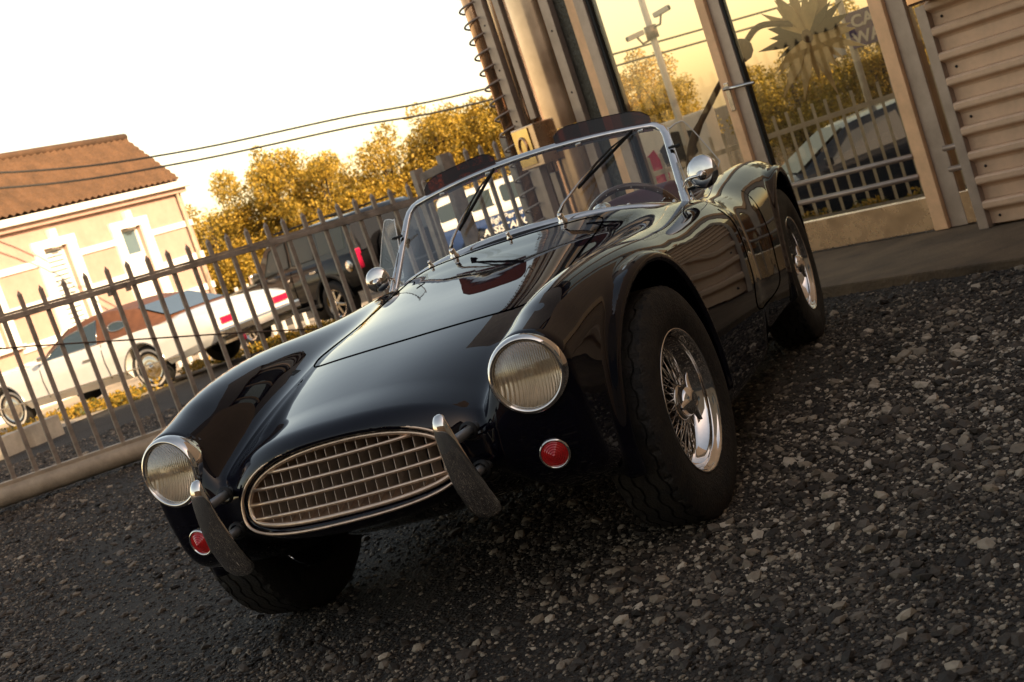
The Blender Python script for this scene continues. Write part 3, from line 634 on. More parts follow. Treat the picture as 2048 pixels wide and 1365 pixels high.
# ------------------------------------------------------------------ wheels
def tyre_mesh():
    n = 192; mb = MB(); rows = []
    tread = [-.074, -.060, -.0565, -.040, -.0365, -.020, -.0165, 0.0, .0035, .020, .0235, .040, .0435, .060, .0635, .074]
    groove = [0, 0, 1, 1, 0, 0, 1, 1, 0, 0, 1, 1, 0, 0, 1, 0]
    tread = [-.076, -.0600, -.0590, -.0545, -.0535, -.0240, -.0230, -.0180, -.0170, .0170, .0180, .0230, .0240, .0535, .0545, .0590, .0600, .076]
    groove = [0, 0, 1, 1, 0, 0, 1, 1, 0, 0, 1, 1, 0, 0, 1, 1, 0, 0]
    side_o = [(.080, .330), (.0875, .318), (.094, .30), (.0985, .272), (.096, .24), (.088, .218), (.083, .206), (.076, .200)]
    for k in range(n):
        t = 2*PI*k/n; ph = k % 8; zig = (.0065 if ph < 4 else -.0065)*(1-abs((ph % 4)-1.5)/4); pr = []
        for x, r in reversed(side_o): pr.append((-x, r))
        for i, (x, g) in enumerate(zip(tread, groove)):
            r = .3375-.0035*(x/.076)**2-.010*g; inner = 0 < i < len(tread)-1
            if i in (0, len(tread)-1) and k % 4 < 1: r -= .009
            pr.append((x+(zig if inner else 0), r))
        for x, r in side_o: pr.append((x, r))
        rows.append([(x, r*math.sin(t), r*math.cos(t)) for x, r in pr])
    rows.append(rows[0]); mb.grid(rows, sm=True); me = mb.mesh('tyre')
    bm = bmesh.new(); bm.from_mesh(me); bmesh.ops.remove_doubles(bm, verts=bm.verts, dist=1e-5); bmesh.ops.recalc_face_normals(bm, faces=bm.faces)
    for e in bm.edges:
        if len(e.link_faces) == 2 and e.calc_face_angle(0) > .7: e.smooth = False
    bm.to_mesh(me); bm.free(); me.materials.append(MATS['tyre_rubber']); return me
def rim_mesh():
    mb = MB(); mb.lathe([(.199, .074), (.206, .080), (.209, .085), (.207, .088), (.203, .086), (.199, .080), (.197, .073), (.191, .069), (.189, .062), (.190, .055), (.186, .050), (.184, .030), (.179, .026), (.176, .0), (.178, -.03), (.188, -.045), (.192, -.07), (.205, -.08), (.208, -.085)], (0, 0, 0), (1, 0, 0), 72)
    me = mb.mesh('rim'); me.materials.append(MATS['chrome']); return me
def spoke_mesh():
    mb = MB()
    def sp(r0, x0, t0, r1, x1, t1):
        a = Vector((x0, r0*math.sin(t0), r0*math.cos(t0))); b = Vector((x1, r1*math.sin(t1), r1*math.cos(t1))); mb.tube([a, b], .0021, 5)
        c = b+(a-b).normalized()*.022; mb.tube([c, b], .0038, 6)
    N_ = 18
    for k in range(N_):
        t = 2*PI*k/N_
        for s_ in (1, -1):
            sp(.047, .052, t, .1775, .004, t+s_*.42)          # outer cross spokes
            sp(.062, -.035, t+PI/N_, .1775, -.012, t+PI/N_+s_*.33)   # inner spokes
    me = mb.mesh('spokes'); me.materials.append(MATS['chrome']); return me
def hub_mesh():
    mb = MB(); mb.lathe([(.066, -.05), (.064, -.03), (.050, -.02), (.047, .03), (.052, .050), (.050, .058), (.043, .060)], (0, 0, 0), (1, 0, 0), 32)
    me = mb.mesh('hub'); me.materials.append(MATS['polished_steel']); return me
def spinner_mesh():
    mb = MB(); mb.lathe([(.042, .056), (.043, .070), (.040, .080), (.030, .090), (.020, .096), (.017, .094), (.0, .096)], (0, 0, 0), (1, 0, 0), 32)
    for k in range(3):
        t = 2*PI*k/3+.5; d = Vector((0, math.sin(t), math.cos(t))); s_ = Vector((0, math.cos(t), -math.sin(t))); rows = []
        for u in np.linspace(0, 1, 8):
            c = d*(.022+.058*u)+Vector((.082-.016*u+.012*u*u, 0, 0)); wv = (.017-.009*u)*(1 if u < .95 else .4)
            rows.append([c+s_*wv*math.cos(a)+Vector((1, 0, 0))*(.010-.005*u)*math.sin(a) for a in np.linspace(0, 2*PI, 13)])
        mb.grid(rows)
    me = mb.mesh('spinner')
    bm = bmesh.new(); bm.from_mesh(me); bmesh.ops.recalc_face_normals(bm, faces=bm.faces); bm.to_mesh(me); bm.free(); me.materials.append(MATS['chrome']); return me
WM = [('tyre', tyre_mesh()), ('rim', rim_mesh()), ('spokes', spoke_mesh()), ('hub', hub_mesh()), ('knock_off_spinner', spinner_mesh())]
for x, y, st in ((.654, 0, -.085), (-.654, 0, -.085), (.660, RY, 0), (-.660, RY, 0)):
    wh = bpy.data.objects.new('wheel', None); COL.objects.link(wh); wh.parent = car; wh.location = (x, y, HZ); wh.rotation_euler = (rnd.uniform(0, 2) if 0 else 0, 0, st if x > 0 else st+PI)
    for nm, me in WM: inst(nm, me, wh)
    MB().lathe([(.0, -.055), (.13, -.055), (.172, -.045), (.196, -.083), (.204, -.09), (.0, -.09)], (0, 0, 0), (1, 0, 0), 40).build('brake_drum', 'matt_black', wh)
# ------------------------------------------------------------------ windscreen
b_y = Sp([-.613, -.55, -.4, -.2, 0, .2, .4, .55, .613], [1.176, 1.146, 1.10, 1.064, 1.052, 1.064, 1.10, 1.146, 1.176])
b_z = Sp([-.613, -.55, -.4, -.2, 0, .2, .4, .55, .613], [.780, .808, .850, .879, .888, .879, .850, .808, .780])
def ws_b(t): x = .610*t; return Vector((x, float(b_y(x)), float(b_z(x))))
def ws_t(t): x = .549*t; return Vector((x, 1.385+.075*t*t, 1.142-.050*t*t))
def ws(t, v): return ws_b(t).lerp(ws_t(t), v)
ts = np.linspace(-1, 1, 33)
frame = [ws_b(t) for t in ts]+[ws(1, v) for v in np.linspace(.08, .86, 10)]
frame += [ws(1-.012, .94), ws(1-.045, .985)]+[ws_t(t) for t in np.linspace(.92, -.92, 29)]+[ws(-1+.045, .985), ws(-1+.012, .94)]+[ws(-1, v) for v in np.linspace(.86, .08, 10)]
wsn = bpy.data.objects.new('windscreen', None); COL.objects.link(wsn); wsn.parent = car
mb = MB(); n_ = len(frame); rows = []
for i, p in enumerate(frame):
    d = (frame[(i+1) % n_]-frame[i-1]).normalized(); nf = (ws_t(0)-ws_b(0)).cross(Vector((1, 0, 0))).normalized(); s_ = d.cross(nf).normalized(); nf = s_.cross(d)
    rows.append([p+s_*a+nf*b for a, b in ((-.0135, -.006), (-.007, -.009), (.007, -.009), (.0135, -.006), (.0135, .006), (.007, .009), (-.007, .009), (-.0135, .006), (-.0135, -.006))])
rows.append(rows[0]); mb.grid(rows); mb.build('frame', 'chrome', wsn)
MB().grid([[ws(t, v) for t in np.linspace(-.985, .985, 25)] for v in np.linspace(.02, .98, 9)]).build('glass', 'screen_glass', wsn)
for sgn in (1, -1):
    MB().tube([ws(sgn, .5)+Vector((sgn*.010, -.004, 0)), ws(sgn, 0)+Vector((sgn*.012, -.008, 0)), ws(sgn, 0)+Vector((sgn*.010, -.030, -.06))], [.007, .010, .012], 10).build('pillar', 'chrome', wsn)
MB().tube([ws_b(t)+Vector((0, -.012, -.016)) for t in ts], .014, 8).build('cowl_seal', 'rubber_dark', wsn)
# wipers: spindle on the scuttle, arm, blade lying on the glass
gn = (ws_t(0)-ws_b(0)).cross(Vector((1, 0, 0))).normalized(); gn = gn if gn.y < 0 else -gn
for bx, t0, v0, t1, v1 in ((-.235, -.41, .26, -.20, .93), (.205, .42, .31, .80, .93)):
    wp = bpy.data.objects.new('wiper', None); COL.objects.link(wp); wp.parent = car
    yb = 1.005; base = Vector((bx, yb, drop(bx, yb)))
    MB().lathe([(.018, 0), (.017, .008), (.012, .012), (.011, .030), (.008, .036), (0, .037)], base, (0, -.35, 1), 16).build('spindle', 'chrome', wp)
    a = ws(t0, v0)+gn*.018; b = ws(t1, v1)+gn*.014; mid = a.lerp(b, .40)+gn*.02; top = base+Vector((0, -.01, .034))
    MB().tube([top, top.lerp(mid, .12)+gn*.012, top.lerp(mid, .6)+gn*.010, mid], [.0075, .006, .0035, .003], 8).build('arm', 'polished_steel', wp)
    MB().beam(a, b, .0055, .012, gn, .001).build('blade', 'rubber_dark', wp)
    MB().tube([a.lerp(b, .12)+gn*.006, a.lerp(b, .40)+gn*.018, a.lerp(b, .62)+gn*.018, a.lerp(b, .88)+gn*.006], [.002, .004, .004, .002], 6).build('blade_bridge', 'rubber_dark', wp)
for bx, yb in ((-.335, 1.00), (.0, .985)):
    base = Vector((bx, yb, drop(bx, yb))); MB().lathe([(.011, 0), (.010, .008), (.006, .012), (.007, .022), (.004, .028), (0, .029)], base, (0, -.3, 1), 12).build('washer_jet', 'chrome', car)
# tinted sun visors clipped above the top rail
for t0, t1 in ((-.83, -.20), (.26, .93)):
    vs_ = bpy.data.objects.new('sun_visor', None); COL.objects.link(vs_); vs_.parent = car; up = (ws_t(0)-ws_b(0)).normalized()*.02+Vector((0, -.004, .052))
    rows = []
    for k, t in enumerate(np.linspace(t0, t1, 15)):
        p = ws_t(t); e_ = min(k, 14-k); hgt = [.55, .86, .97][e_] if e_ < 3 else 1.0
        rows.append([p-up*.35, p+up*.3*hgt, p+up*.75*hgt, p+up*1.0*hgt])
    MB().grid(rows).build('tinted_panel', 'visor_brown', vs_)
    MB().tube([r[3] for r in rows], .0016, 6).build('edge_bead', 'visor_brown', vs_)
    for t in (t0+.12*(t1-t0)*2, t1-.12*(t1-t0)):
        p = ws_t(t); MB().box(p+Vector((0, -.006, -.016)), (.022, .012, .012), None, .003).build('clip', 'chrome', vs_)
# perspex wind deflector by the driver, mirrors
# outlines are in metres from the screen pillar: x outward, z up
for sgn in (1, -1):
    df = bpy.data.objects.new('wind_deflector', None); COL.objects.link(df); df.parent = car
    o_ = Vector((sgn*.600, 1.30, .80)); ex = Vector((sgn*.90, .42, 0)).normalized(); ez = Vector((-sgn*.10, .22, 1)).normalized()
    out_ = catmull([(x, z, 0) for x, z in ((.012, .255), (.022, .275), (.055, .285), (.085, .268), (.145, .115), (.142, .085), (.075, -.005), (.045, -.012), (.012, .012))], 5, True)
    pts = [o_+ex*p[0]+ez*p[1] for p in out_]; n_ = len(pts); nv = ex.cross(ez).normalized()*.002
    MB().add([p-nv for p in pts]+[p+nv for p in pts], [tuple(range(n_)), tuple(range(2*n_-1, n_-1, -1))]).build('panel', 'perspex', df, fix=False)
    MB().tube(pts, .0024, 6, closed=True).build('polished_edge', mat('edge_white', (.75, .74, .72), .2, .4), df)
    for zz in (.205, .035):
        p = o_+ez*zz; MB().box(p+ex*.012, (.045, .014, .010), None, .003).build('bracket', 'rubber_dark', df)
    mr = bpy.data.objects.new('wing_mirror', None); COL.objects.link(mr); mr.parent = car
    c = Vector((.694, 1.20, .885)) if sgn > 0 else Vector((-.630, 1.135, .872)); ax = Vector((-sgn*.18, -1, .10)).normalized()
    MB().lathe([(r_*(1 if sgn > 0 else .80), h_) for r_, h_ in ((0, .012), (.022, .0116), (.042, .0092), (.054, .0045), (.060, -.002), (.061, -.007), (.057, -.009), (0, -.009))], c, ax, 36).build('shell', 'chrome', mr)
    MB().lathe([(.018, .012), (.017, .022), (.010, .029), (.0, .031)], c+Vector((0, 0, -.012)), ax, 18).build('swivel', 'chrome', mr)
    pl = ws(sgn, .22)+Vector((sgn*.01, -.01, 0)); MB().tube(catmull([pl, pl.lerp(c, .4)+Vector((0, -.03, .012)), c+ax*.03+Vector((0, 0, -.012))], 6), .006, 8).build('stalk', 'chrome', mr)
# steering wheel, dash, seats, filler cap, vents
sw = bpy.data.objects.new('steering_wheel', None); COL.objects.link(sw); sw.parent = car
sc_ = Vector((.335, 1.44, .735)); sax = Vector((0, -1, -.42)).normalized(); sx_ = Vector((1, 0, 0)); sy_ = sx_.cross(sax).normalized(); sy_ = sy_ if sy_.z > 0 else -sy_
ringp = [sc_+(sx_*math.cos(t)+sy_*math.sin(t))*.195 for t in np.linspace(0, 2*PI, 49)[:-1]]
MB().tube(ringp, .0125, 10, closed=True).build('rim', 'wood_rim', sw)
for k in range(24):
    t = 2*PI*k/24; MB().sphere(sc_+(sx_*math.cos(t)+sy_*math.sin(t))*.195+sax*.0125, .0028, 6).build('rivet', 'chrome', sw)
for k in range(3):
    t = PI/2+PI+2*PI*k/3; d = sx_*math.cos(t)+sy_*math.sin(t); MB().beam(sc_+d*.04, sc_+d*.185, .022, .003, sax).build('spoke', 'polished_steel', sw)
MB().lathe([(.045, 0), (.04, .012), (0, .016)], sc_, sax, 20).build('boss', 'rubber_dark', sw)
MB().tube([sc_, sc_+sax*.35+Vector((0, 0, -.02))], .018, 10).build('column', 'rubber_dark', sw)
mb = MB(); rows = []
for x in np.linspace(-.52, .52, 21):
    yb = float(b_y(x)); zb = float(b_z(x)); rows.append([(x, yb+.030, zb-.035), (x, yb+.075, zb-.030), (x, yb+.10, zb-.055), (x, yb+.105, zb-.22)])
mb.grid(rows).build('dashboard', 'tub_black', car)
MB().lathe([(0, .02), (.02, .018), (.035, .008), (.038, 0)], (.30, 1.185, .862), (0, -.6, .8), 24, True).build('dash_mirror', 'chrome', car)
for x in (-.27, .29):
    st = bpy.data.objects.new('seat', None); COL.objects.link(st); st.parent = car
    MB().box((x, 1.56, .44), (.40, .46, .13), None, .05).build('cushion', 'leather_wine', st)
    rows = []
    for v in np.linspace(0, 1, 9):
        z = .42+.43*v; hw = .235*(1-.25*v**3); y0 = 1.79+.10*v
        rows.append([(x+hw*math.cos(a)*1., y0-.11*abs(math.cos(a))**2*.8+(.055 if math.sin(a) > 0 else -.045)*abs(math.sin(a))-(0 if v < .95 else -.0), z) for a in np.linspace(0, 2*PI, 33)])
    top = [(x+.12*math.cos(a), 1.885+.02*math.sin(a), .862) for a in np.linspace(0, 2*PI, 33)]
    MB().grid(rows+[top, [(x, 1.885, .866)]*33]).build('backrest', 'leather_wine', st)
fc = Vector((.44, 2.14, drop(.44, 2.14)))
fl = bpy.data.objects.new('fuel_filler', None); COL.objects.link(fl); fl.parent = car
MB().lathe([(.058, -.004), (.056, .010), (.048, .022), (.03, .030), (0, .033)], fc, (0, 0, 1), 32).build('cap', 'black_paint', fl)
MB().lathe([(.012, .030), (.011, .045), (.006, .050), (0, .051)], fc, (0, 0, 1), 12).build('knob', 'chrome', fl)
# ================================================================== things beyond the gate
def text_mesh(s, size, m, parent, o, ex, ez, bold=.0, name='lettering', shear=0.):
    cv = bpy.data.curves.new('t', 'FONT'); cv.body = s; cv.size = size; cv.extrude = .004; cv.offset = bold; cv.shear = shear
    ob = bpy.data.objects.new('t', cv); COL.objects.link(ob); dg = bpy.context.evaluated_depsgraph_get(); me = bpy.data.meshes.new_from_object(ob.evaluated_get(dg)); bpy.data.objects.remove(ob)
    ex = Vector(ex).normalized(); ez = Vector(ez).normalized(); nv = ex.cross(ez); Mx = Matrix((ex, ez, nv)).transposed().to_4x4(); Mx.translation = Vector(o); me.transform(Mx); me.materials.clear()
    return link(name, me, m, parent)
def cut(o, cutters):
    for c in cutters:
        md = o.modifiers.new('b', 'BOOLEAN'); md.object = c; md.operation = 'DIFFERENCE'; md.solver = 'EXACT'
    dg = bpy.context.evaluated_depsgraph_get(); me = bpy.data.meshes.new_from_object(o.evaluated_get(dg)); o.modifiers.clear(); o.data = me
    for c in cutters: bpy.data.objects.remove(c)
def auto_smooth(o, ang=.6):
    bm = bmesh.new(); bm.from_mesh(o.data)
    for f in bm.faces: f.smooth = True
    for e in bm.edges: e.smooth = not (len(e.link_faces) == 2 and e.calc_face_angle(0) > ang)
    bm.to_mesh(o.data); bm.free()
mat('car_white', (.72, .70, .66), .25, coat=.8, noise=.05); mat('vinyl_brown', (.15, .062, .030), .55, noise=.3, bump=.1); mat('car_glass', (.035, .05, .05), .04, spec=.9, coat=1.)
mat('car_black', (.005, .005, .006), .3, coat=.55, spec=.1); mat('car_blue', (.012, .020, .042), .35, coat=.4, spec=.2); mat('tail_red', (.45, .008, .05), .2, coat=.6); mat('tyre_far', (.013, .012, .011), .75)
mat('wagon_pane', (.03, .042, .045), .3, spec=.35)
mat('white_wall', (.62, .58, .52), .6); mat('wagon_blue', (.018, .040, .125), .35, coat=.5, noise=.1); mat('wagon_white', (.74, .71, .66), .35, noise=.05)
def far_wheel(root, x, y, r, wd, side_, white=False, spokes=0):
    w_ = bpy.data.objects.new('wheel', None); COL.objects.link(w_); w_.parent = root; w_.location = (x, y, r)
    ax = (0, side_, 0)
    MB().lathe([(r*.60, wd*.45), (r*.66, wd*.5), (r*.88, wd*.5), (r*.97, wd*.40), (r, wd*.25), (r, -wd*.3), (r*.9, -wd*.5), (r*.5, -wd*.5)], (0, 0, 0), ax, 36).build('tyre', 'tyre_far', w_)
    if white: MB().lathe([(r*.74, wd*.503), (r*.83, wd*.506), (r*.84, wd*.500)], (0, 0, 0), ax, 36).build('white_band', 'white_wall', w_)
    prof = [(0, wd*.56), (r*.10, wd*.55), (r*.13, wd*.47), (r*.30, wd*.50), (r*.48, wd*.47), (r*.56, wd*.42), (r*.62, wd*.48)]
    if spokes:
        MB().lathe([(r*.50, wd*.30), (r*.56, wd*.46), (r*.62, wd*.49)], (0, 0, 0), ax, 36).build('rim', 'polished_steel', w_)
        MB().lathe([(0, wd*.2), (r*.52, wd*.2)], (0, 0, 0), ax, 24).build('brake', 'matt_black', w_)
        for k in range(spokes):
            t = 2*PI*k/spokes; a = Vector((math.sin(t), 0, math.cos(t)))
            MB().beam(a*r*.06+Vector(ax)*wd*.42, a*r*.54+Vector(ax)*wd*.40, r*.13, wd*.12, ax, .006).build('spoke', 'polished_steel', w_)
        MB().lathe([(0, wd*.50), (r*.10, wd*.48), (r*.13, wd*.38)], (0, 0, 0), ax, 16).build('cap', 'polished_steel', w_)
    else: MB().lathe(prof, (0, 0, 0), ax, 36).build('hub_cap', 'polished_steel', w_)
def make_car(name, label, cat, loc, head, st, gst, axles, r, track, paint, roofm, group=None, white=False, spokes=0):
    """st: (x, z_low, z_belt, half width); gst: (x, z, half width) of the roof line from screen base to tail"""
    root = thing(name, label, cat, loc, math.atan2(head[1], head[0]), group)
    rows = []
    for x, zl, zb, hw in st:
        c = .045; rows.append([(x, s*w_, z) for s, w_, z in [(-1, 0, zl), (-1, hw*.90, zl), (-1, hw*.985, zl+.10), (-1, hw, zl+(zb-zl)*.55), (-1, hw*.985, zb-.09), (-1, hw*.94, zb-.02), (-1, hw*.6, zb+c*.7), (1, 0, zb+c), (1, hw*.6, zb+c*.7), (1, hw*.94, zb-.02), (1, hw*.985, zb-.09), (1, hw, zl+(zb-zl)*.55), (1, hw*.985, zl+.10), (1, hw*.90, zl), (-1, 0, zl)]])
    n_ = len(rows[0]); mb = MB(); mb.grid(rows); k = len(rows); mb.f += [tuple(range(n_-1)), tuple(range((k-1)*n_, k*n_-1))]; mb.smooth += [False, False]
    b_ = mb.build('body', paint, root); bm = bmesh.new(); bm.from_mesh(b_.data); bmesh.ops.remove_doubles(bm, verts=bm.verts, dist=1e-4); bmesh.ops.recalc_face_normals(bm, faces=bm.faces); bm.to_mesh(b_.data); bm.free()
    cs = []
    for xa in axles:
        for s in (-1, 1):
            c_ = MB(); c_.lathe([(0, -.16), (r*1.17, -.16), (r*1.17, .4), (0, .4)], (xa, s*(track/2+.02), r), (0, s, 0), 28); co = c_.build('cutter', None, root); cs.append(co)
    bpy.context.view_layer.update(); cut(b_, cs); auto_smooth(b_)
    if len(b_.data.materials) == 0: b_.data.materials.append(MATS[paint])
    zb_at = lambda x: float(np.interp(x, sorted(a[0] for a in st), [a[2] for a in sorted(st)])); hw_at = lambda x: float(np.interp(x, sorted(a[0] for a in st), [a[3] for a in sorted(st)]))
    gx = sorted((a[0], a[1], a[2]) for a in gst); z_at = lambda x: float(np.interp(x, [g[0] for g in gx], [g[1] for g in gx])); w_at = lambda x: float(np.interp(x, [g[0] for g in gx], [g[2] for g in gx]))
    def gpt(x, v, s, off=0.):
        zb = zb_at(x)-.03; hb = hw_at(x)*.93; z = zb+(z_at(x)-.04-zb)*v; return Vector((x, s*(hb+(w_at(x)-hb)*v+off), z+off*.3))
    rows = []
    for x in np.linspace(gx[0][0], gx[-1][0], 40):
        L = [gpt(x, v, -1) for v in (0, .35, .7, 1)]; R = [gpt(x, v, 1) for v in (1, .7, .35, 0)]; w_ = w_at(x); z = z_at(x)
        rows.append(L+[Vector((x, -w_*.93, z-.008)), Vector((x, -w_*.5, z+.012)), Vector((x, 0, z+.018)), Vector((x, w_*.5, z+.012)), Vector((x, w_*.93, z-.008))]+R)
    ro = MB().grid(rows).build('roof', roofm, root); auto_smooth(ro, .5)
    for xa in axles:
        for s in (-1, 1): far_wheel(root, xa, s*track/2, r, .21 if r < .38 else .25, s, white, spokes)
    return root, gpt, b_
def glass_patch(root, gpt, poly, s, name='side_window', m='car_glass', off=.008, trim=None):
    pts = [gpt(x, v, s, off) for x, v in poly]; n_ = len(pts); MB().add(pts+[gpt(x, v, s, -.004) for x, v in poly], [tuple(range(n_))]+[(i, (i+1) % n_, n_+(i+1) % n_, n_+i) for i in range(n_)]).build(name, m, root)
    if trim: MB().tube([gpt(x, v, s, off+.003) for x, v in poly], .010, 6, closed=True).build('window_trim', trim, root)
def add_plate(root, name, m, c, size, bev=.01, R=None): mb = MB(); mb.box(c, size, R, bev); return mb.build(name, m, root)
# --- white coupe (near wheels measured at the kerb), heading left
hd = Vector((-.992, .125, 0)).normalized(); lf = Vector((-hd.y, hd.x, 0))     # lf: car's left
rw = Vector((-10.95, 14.0, 0)); c0 = rw+hd*1.53-lf*.80; c0.z = gz(14.2)
coupe_st = [(2.66, .45, .74, .86), (2.58, .36, .84, .95), (2.2, .30, .90, .985), (1.5, .27, .925, 1.0), (.6, .27, .93, 1.0), (-.6, .27, .93, 1.0), (-1.6, .28, .945, 1.0), (-2.3, .34, .93, .99), (-2.85, .42, .875, .96), (-3.02, .50, .80, .92)]
coupe_g = [(.72, .93, .80), (.50, 1.05, .78), (.0, 1.29, .70), (-.35, 1.345, .68), (-.9, 1.345, .67), (-1.35, 1.26, .68), (-1.75, 1.09, .72), (-2.08, .955, .76)]
cp, gp1, cb = make_car('luxury_coupe', 'long white luxury coupe with brown vinyl roof parked beyond the gate', 'car', c0, hd, coupe_st, coupe_g, (1.53, -1.53), .345, 1.62, 'car_white', 'vinyl_brown', white=True)
for s in (-1, 1):
    glass_patch(cp, gp1, [(.52, .06), (.05, .84), (-.62, .90), (-.68, .06)], s, trim='polished_steel')
    glass_patch(cp, gp1, [(-1.08+.19*math.cos(t), .50+.17*math.sin(t)) for t in np.linspace(0, 2*PI, 17)[:-1]], s, 'opera_window', trim='polished_steel')
    add_plate(cp, 'tail_lamp', 'tail_red', (-3.03, s*.66, .70), (.05, .34, .10)); add_plate(cp, 'side_moulding', 'polished_steel', (-.1, s*1.003, .40), (4.3, .014, .022), .004); add_plate(cp, 'door_handle', 'polished_steel', (-.45, s*1.0, .74), (.17, .03, .035), .008)
    add_plate(cp, 'mirror', 'polished_steel', (.42, s*1.03, .98), (.10, .12, .07), .02)
for nm, xa, xb in (('windscreen', .66, .06), ('rear_window', -2.0, -1.40)):
    rows = []
    for x in np.linspace(xa, xb, 7):
        a = gp1(x, 1, -1); b = gp1(x, 1, 1); z = a.z+.062; rows.append([Vector((x+(.012 if nm == 'windscreen' else -.012), a.y*.88*q, z)) for q in (1, .5, 0, -.5, -1)])
    MB().grid(rows).build(nm, 'car_glass', cp)
add_plate(cp, 'rear_bumper', 'polished_steel', (-3.07, 0, .52), (.16, 1.95, .14), .03); add_plate(cp, 'front_bumper', 'polished_steel', (2.70, 0, .50), (.16, 1.95, .16), .03); add_plate(cp, 'number_plate', 'white_wall', (-3.165, 0, .50), (.02, .5, .11), .004)
add_plate(cp, 'rear_valance', 'gate_beam', (-2.95, 0, .42), (.12, 1.7, .14), .02); add_plate(cp, 'fog_lamp', 'tail_red', (-3.08, .55, .36), (.05, .14, .08), .015)
for s in (-1, 1):
    for xs_ in (.58, -.78):
        MB().tube([(xs_-.02*(z < .5), s*(1.0*k_+.002), z) for z, k_ in ((.36, .985), (.45, .993), (.63, 1.0), (.80, .988), (.90, .955))], .006, 5).build('door_seam', 'gap_black', cp)
    for xa in (1.53, -1.53): MB().tube([(xa+.408*math.cos(t), s*1.0, .345+.408*math.sin(t)) for t in np.linspace(.0, PI, 21)], .011, 6).build('arch_trim', 'polished_steel', cp)
# --- black off-roader with spare wheel
hd = Vector((-.90, .436, 0)).normalized(); lf = Vector((-hd.y, hd.x, 0)); rw = Vector((-9.55, 17.75, 0)); c1 = rw+hd*1.42-lf*.78; c1.z = gz(18.2)
suv_st = [(2.20, .62, .98, .84), (2.10, .52, 1.06, .90), (1.0, .46, 1.12, .94), (.4, .46, 1.16, .94), (-1.2, .46, 1.18, .94), (-2.2, .50, 1.18, .93), (-2.34, .60, 1.12, .90)]
suv_g = [(.85, 1.14, .86), (.55, 1.50, .82), (.32, 1.70, .79), (.0, 1.78, .77), (-1.0, 1.80, .77), (-2.05, 1.78, .77), (-2.28, 1.60, .80), (-2.33, 1.15, .86)]
sv, gp2, sb = make_car('off_road_car', 'black boxy off-road car with alloy wheels behind the gate', 'car', c1, hd, suv_st, suv_g, (1.42, -1.42), .40, 1.66, 'car_black', 'car_black', spokes=7)
for s in (-1, 1):
    glass_patch(sv, gp2, [(.50, .14), (.22, .84), (-.30, .88), (-.32, .14)], s, m='wagon_pane', trim='rubber_dark'); glass_patch(sv, gp2, [(-.42, .14), (-.40, .88), (-1.12, .88), (-1.10, .14)], s, m='wagon_pane', trim='rubber_dark'); glass_patch(sv, gp2, [(-1.28, .18), (-1.26, .88), (-2.0, .86), (-2.02, .18)], s, m='wagon_pane')
    add_plate(sv, 'tail_lamp', 'tail_red', (-2.27, s*.86, 1.02), (.14, .12, .36), .02); add_plate(sv, 'door_handle', 'polished_steel', (-.25, s*.945, 1.0), (.16, .04, .04), .01); add_plate(sv, 'door_handle', 'polished_steel', (-1.05, s*.945, 1.02), (.16, .04, .04), .01)
    add_plate(sv, 'running_board', 'matt_black', (0, s*.93, .44), (2.0, .16, .07), .02); add_plate(sv, 'mirror', 'polished_steel', (.55, s*1.05, 1.22), (.10, .18, .18), .03)
    MB().lathe([(0, .012), (.08, .010), (.10, 0)], (-2.08, s*.935, .95), (0, s, 0), 20).build('fuel_flap', 'polished_steel', sv)
for s in (-1, 1):
    for xs_ in (.62, -.37, -1.18): MB().tube([(xs_, s*(.94*k_+.002), z) for z, k_ in ((.52, .985), (.70, .995), (.84, 1.0), (1.05, .988), (1.14, .955))], .006, 5).build('door_seam', 'gap_black', sv)
    for xa in (1.42, -1.42): MB().tube([(xa+.49*math.cos(t), s*.945, .40+.49*math.sin(t)) for t in np.linspace(.05, PI-.05, 21)], .035, 7).build('arch_flare', 'matt_black', sv)
    MB().tube([(.1, s*.66, 1.86), (-1.9, s*.66, 1.86)], .018, 7).build('roof_rail', 'matt_black', sv)
add_plate(sv, 'rear_bumper', 'car_black', (-2.42, 0, .60), (.18, 1.75, .22), .03); MB().lathe([(.0, .06), (.2, .06), (.22, .10), (.36, .09), (.38, 0), (.36, -.09), (0, -.09)], (-2.50, .1, 1.05), (-1, 0, 0), 28).build('spare_wheel', 'tyre_far', sv)
# --- white and blue assistance wagon, spare wheel on its tail door
c2 = Vector((-9.6, 28.0, gz(28))); hd = Vector((.93, .37, 0)).normalized()
wg_st = [(2.5, .55, 1.0, .80), (2.4, .50, 1.06, .86), (1.2, .48, 1.10, .88), (-1.9, .48, 1.10, .88), (-2.0, .52, 1.08, .86)]
wg_g = [(1.35, 1.10, .80), (1.05, 1.62, .76), (.9, 1.72, .74), (-1.85, 1.74, .74), (-1.96, 1.64, .76), (-2.0, 1.10, .82)]
wg, gp3, wb = make_car('assistance_wagon', 'white roofed blue wagon with white lettering and rear spare wheel', 'van', c2, hd, wg_st, wg_g, (1.45, -1.25), .38, 1.5, 'wagon_blue', 'wagon_white')
for s in (-1, 1):
    for x0 in (.95, .18, -.60, -1.36): glass_patch(wg, gp3, [(x0-.03, .22), (x0-.06, .30), (x0-.06, .80), (x0-.02, .86), (x0-.55, .86), (x0-.60, .80), (x0-.60, .30), (x0-.56, .22)], s, m='wagon_pane')
add_plate(wg, 'waist_band', 'wagon_white', (-.4, -.888, 1.04), (3.1, .02, .10), .005)
text_mesh('High Performance', .19, 'wagon_white', wg, (-.95, -.905, .82), (1, 0, 0), (0, 0, 1), .002, shear=.2); text_mesh('ASSISTANCE PROV', .22, 'wagon_white', wg, (-1.10, -.905, .585), (1, 0, 0), (0, 0, 1), .004, shear=.2)
add_plate(wg, 'rear_door', 'wagon_white', (-2.02, 0, 1.0), (.04, 1.45, 1.0), .02)
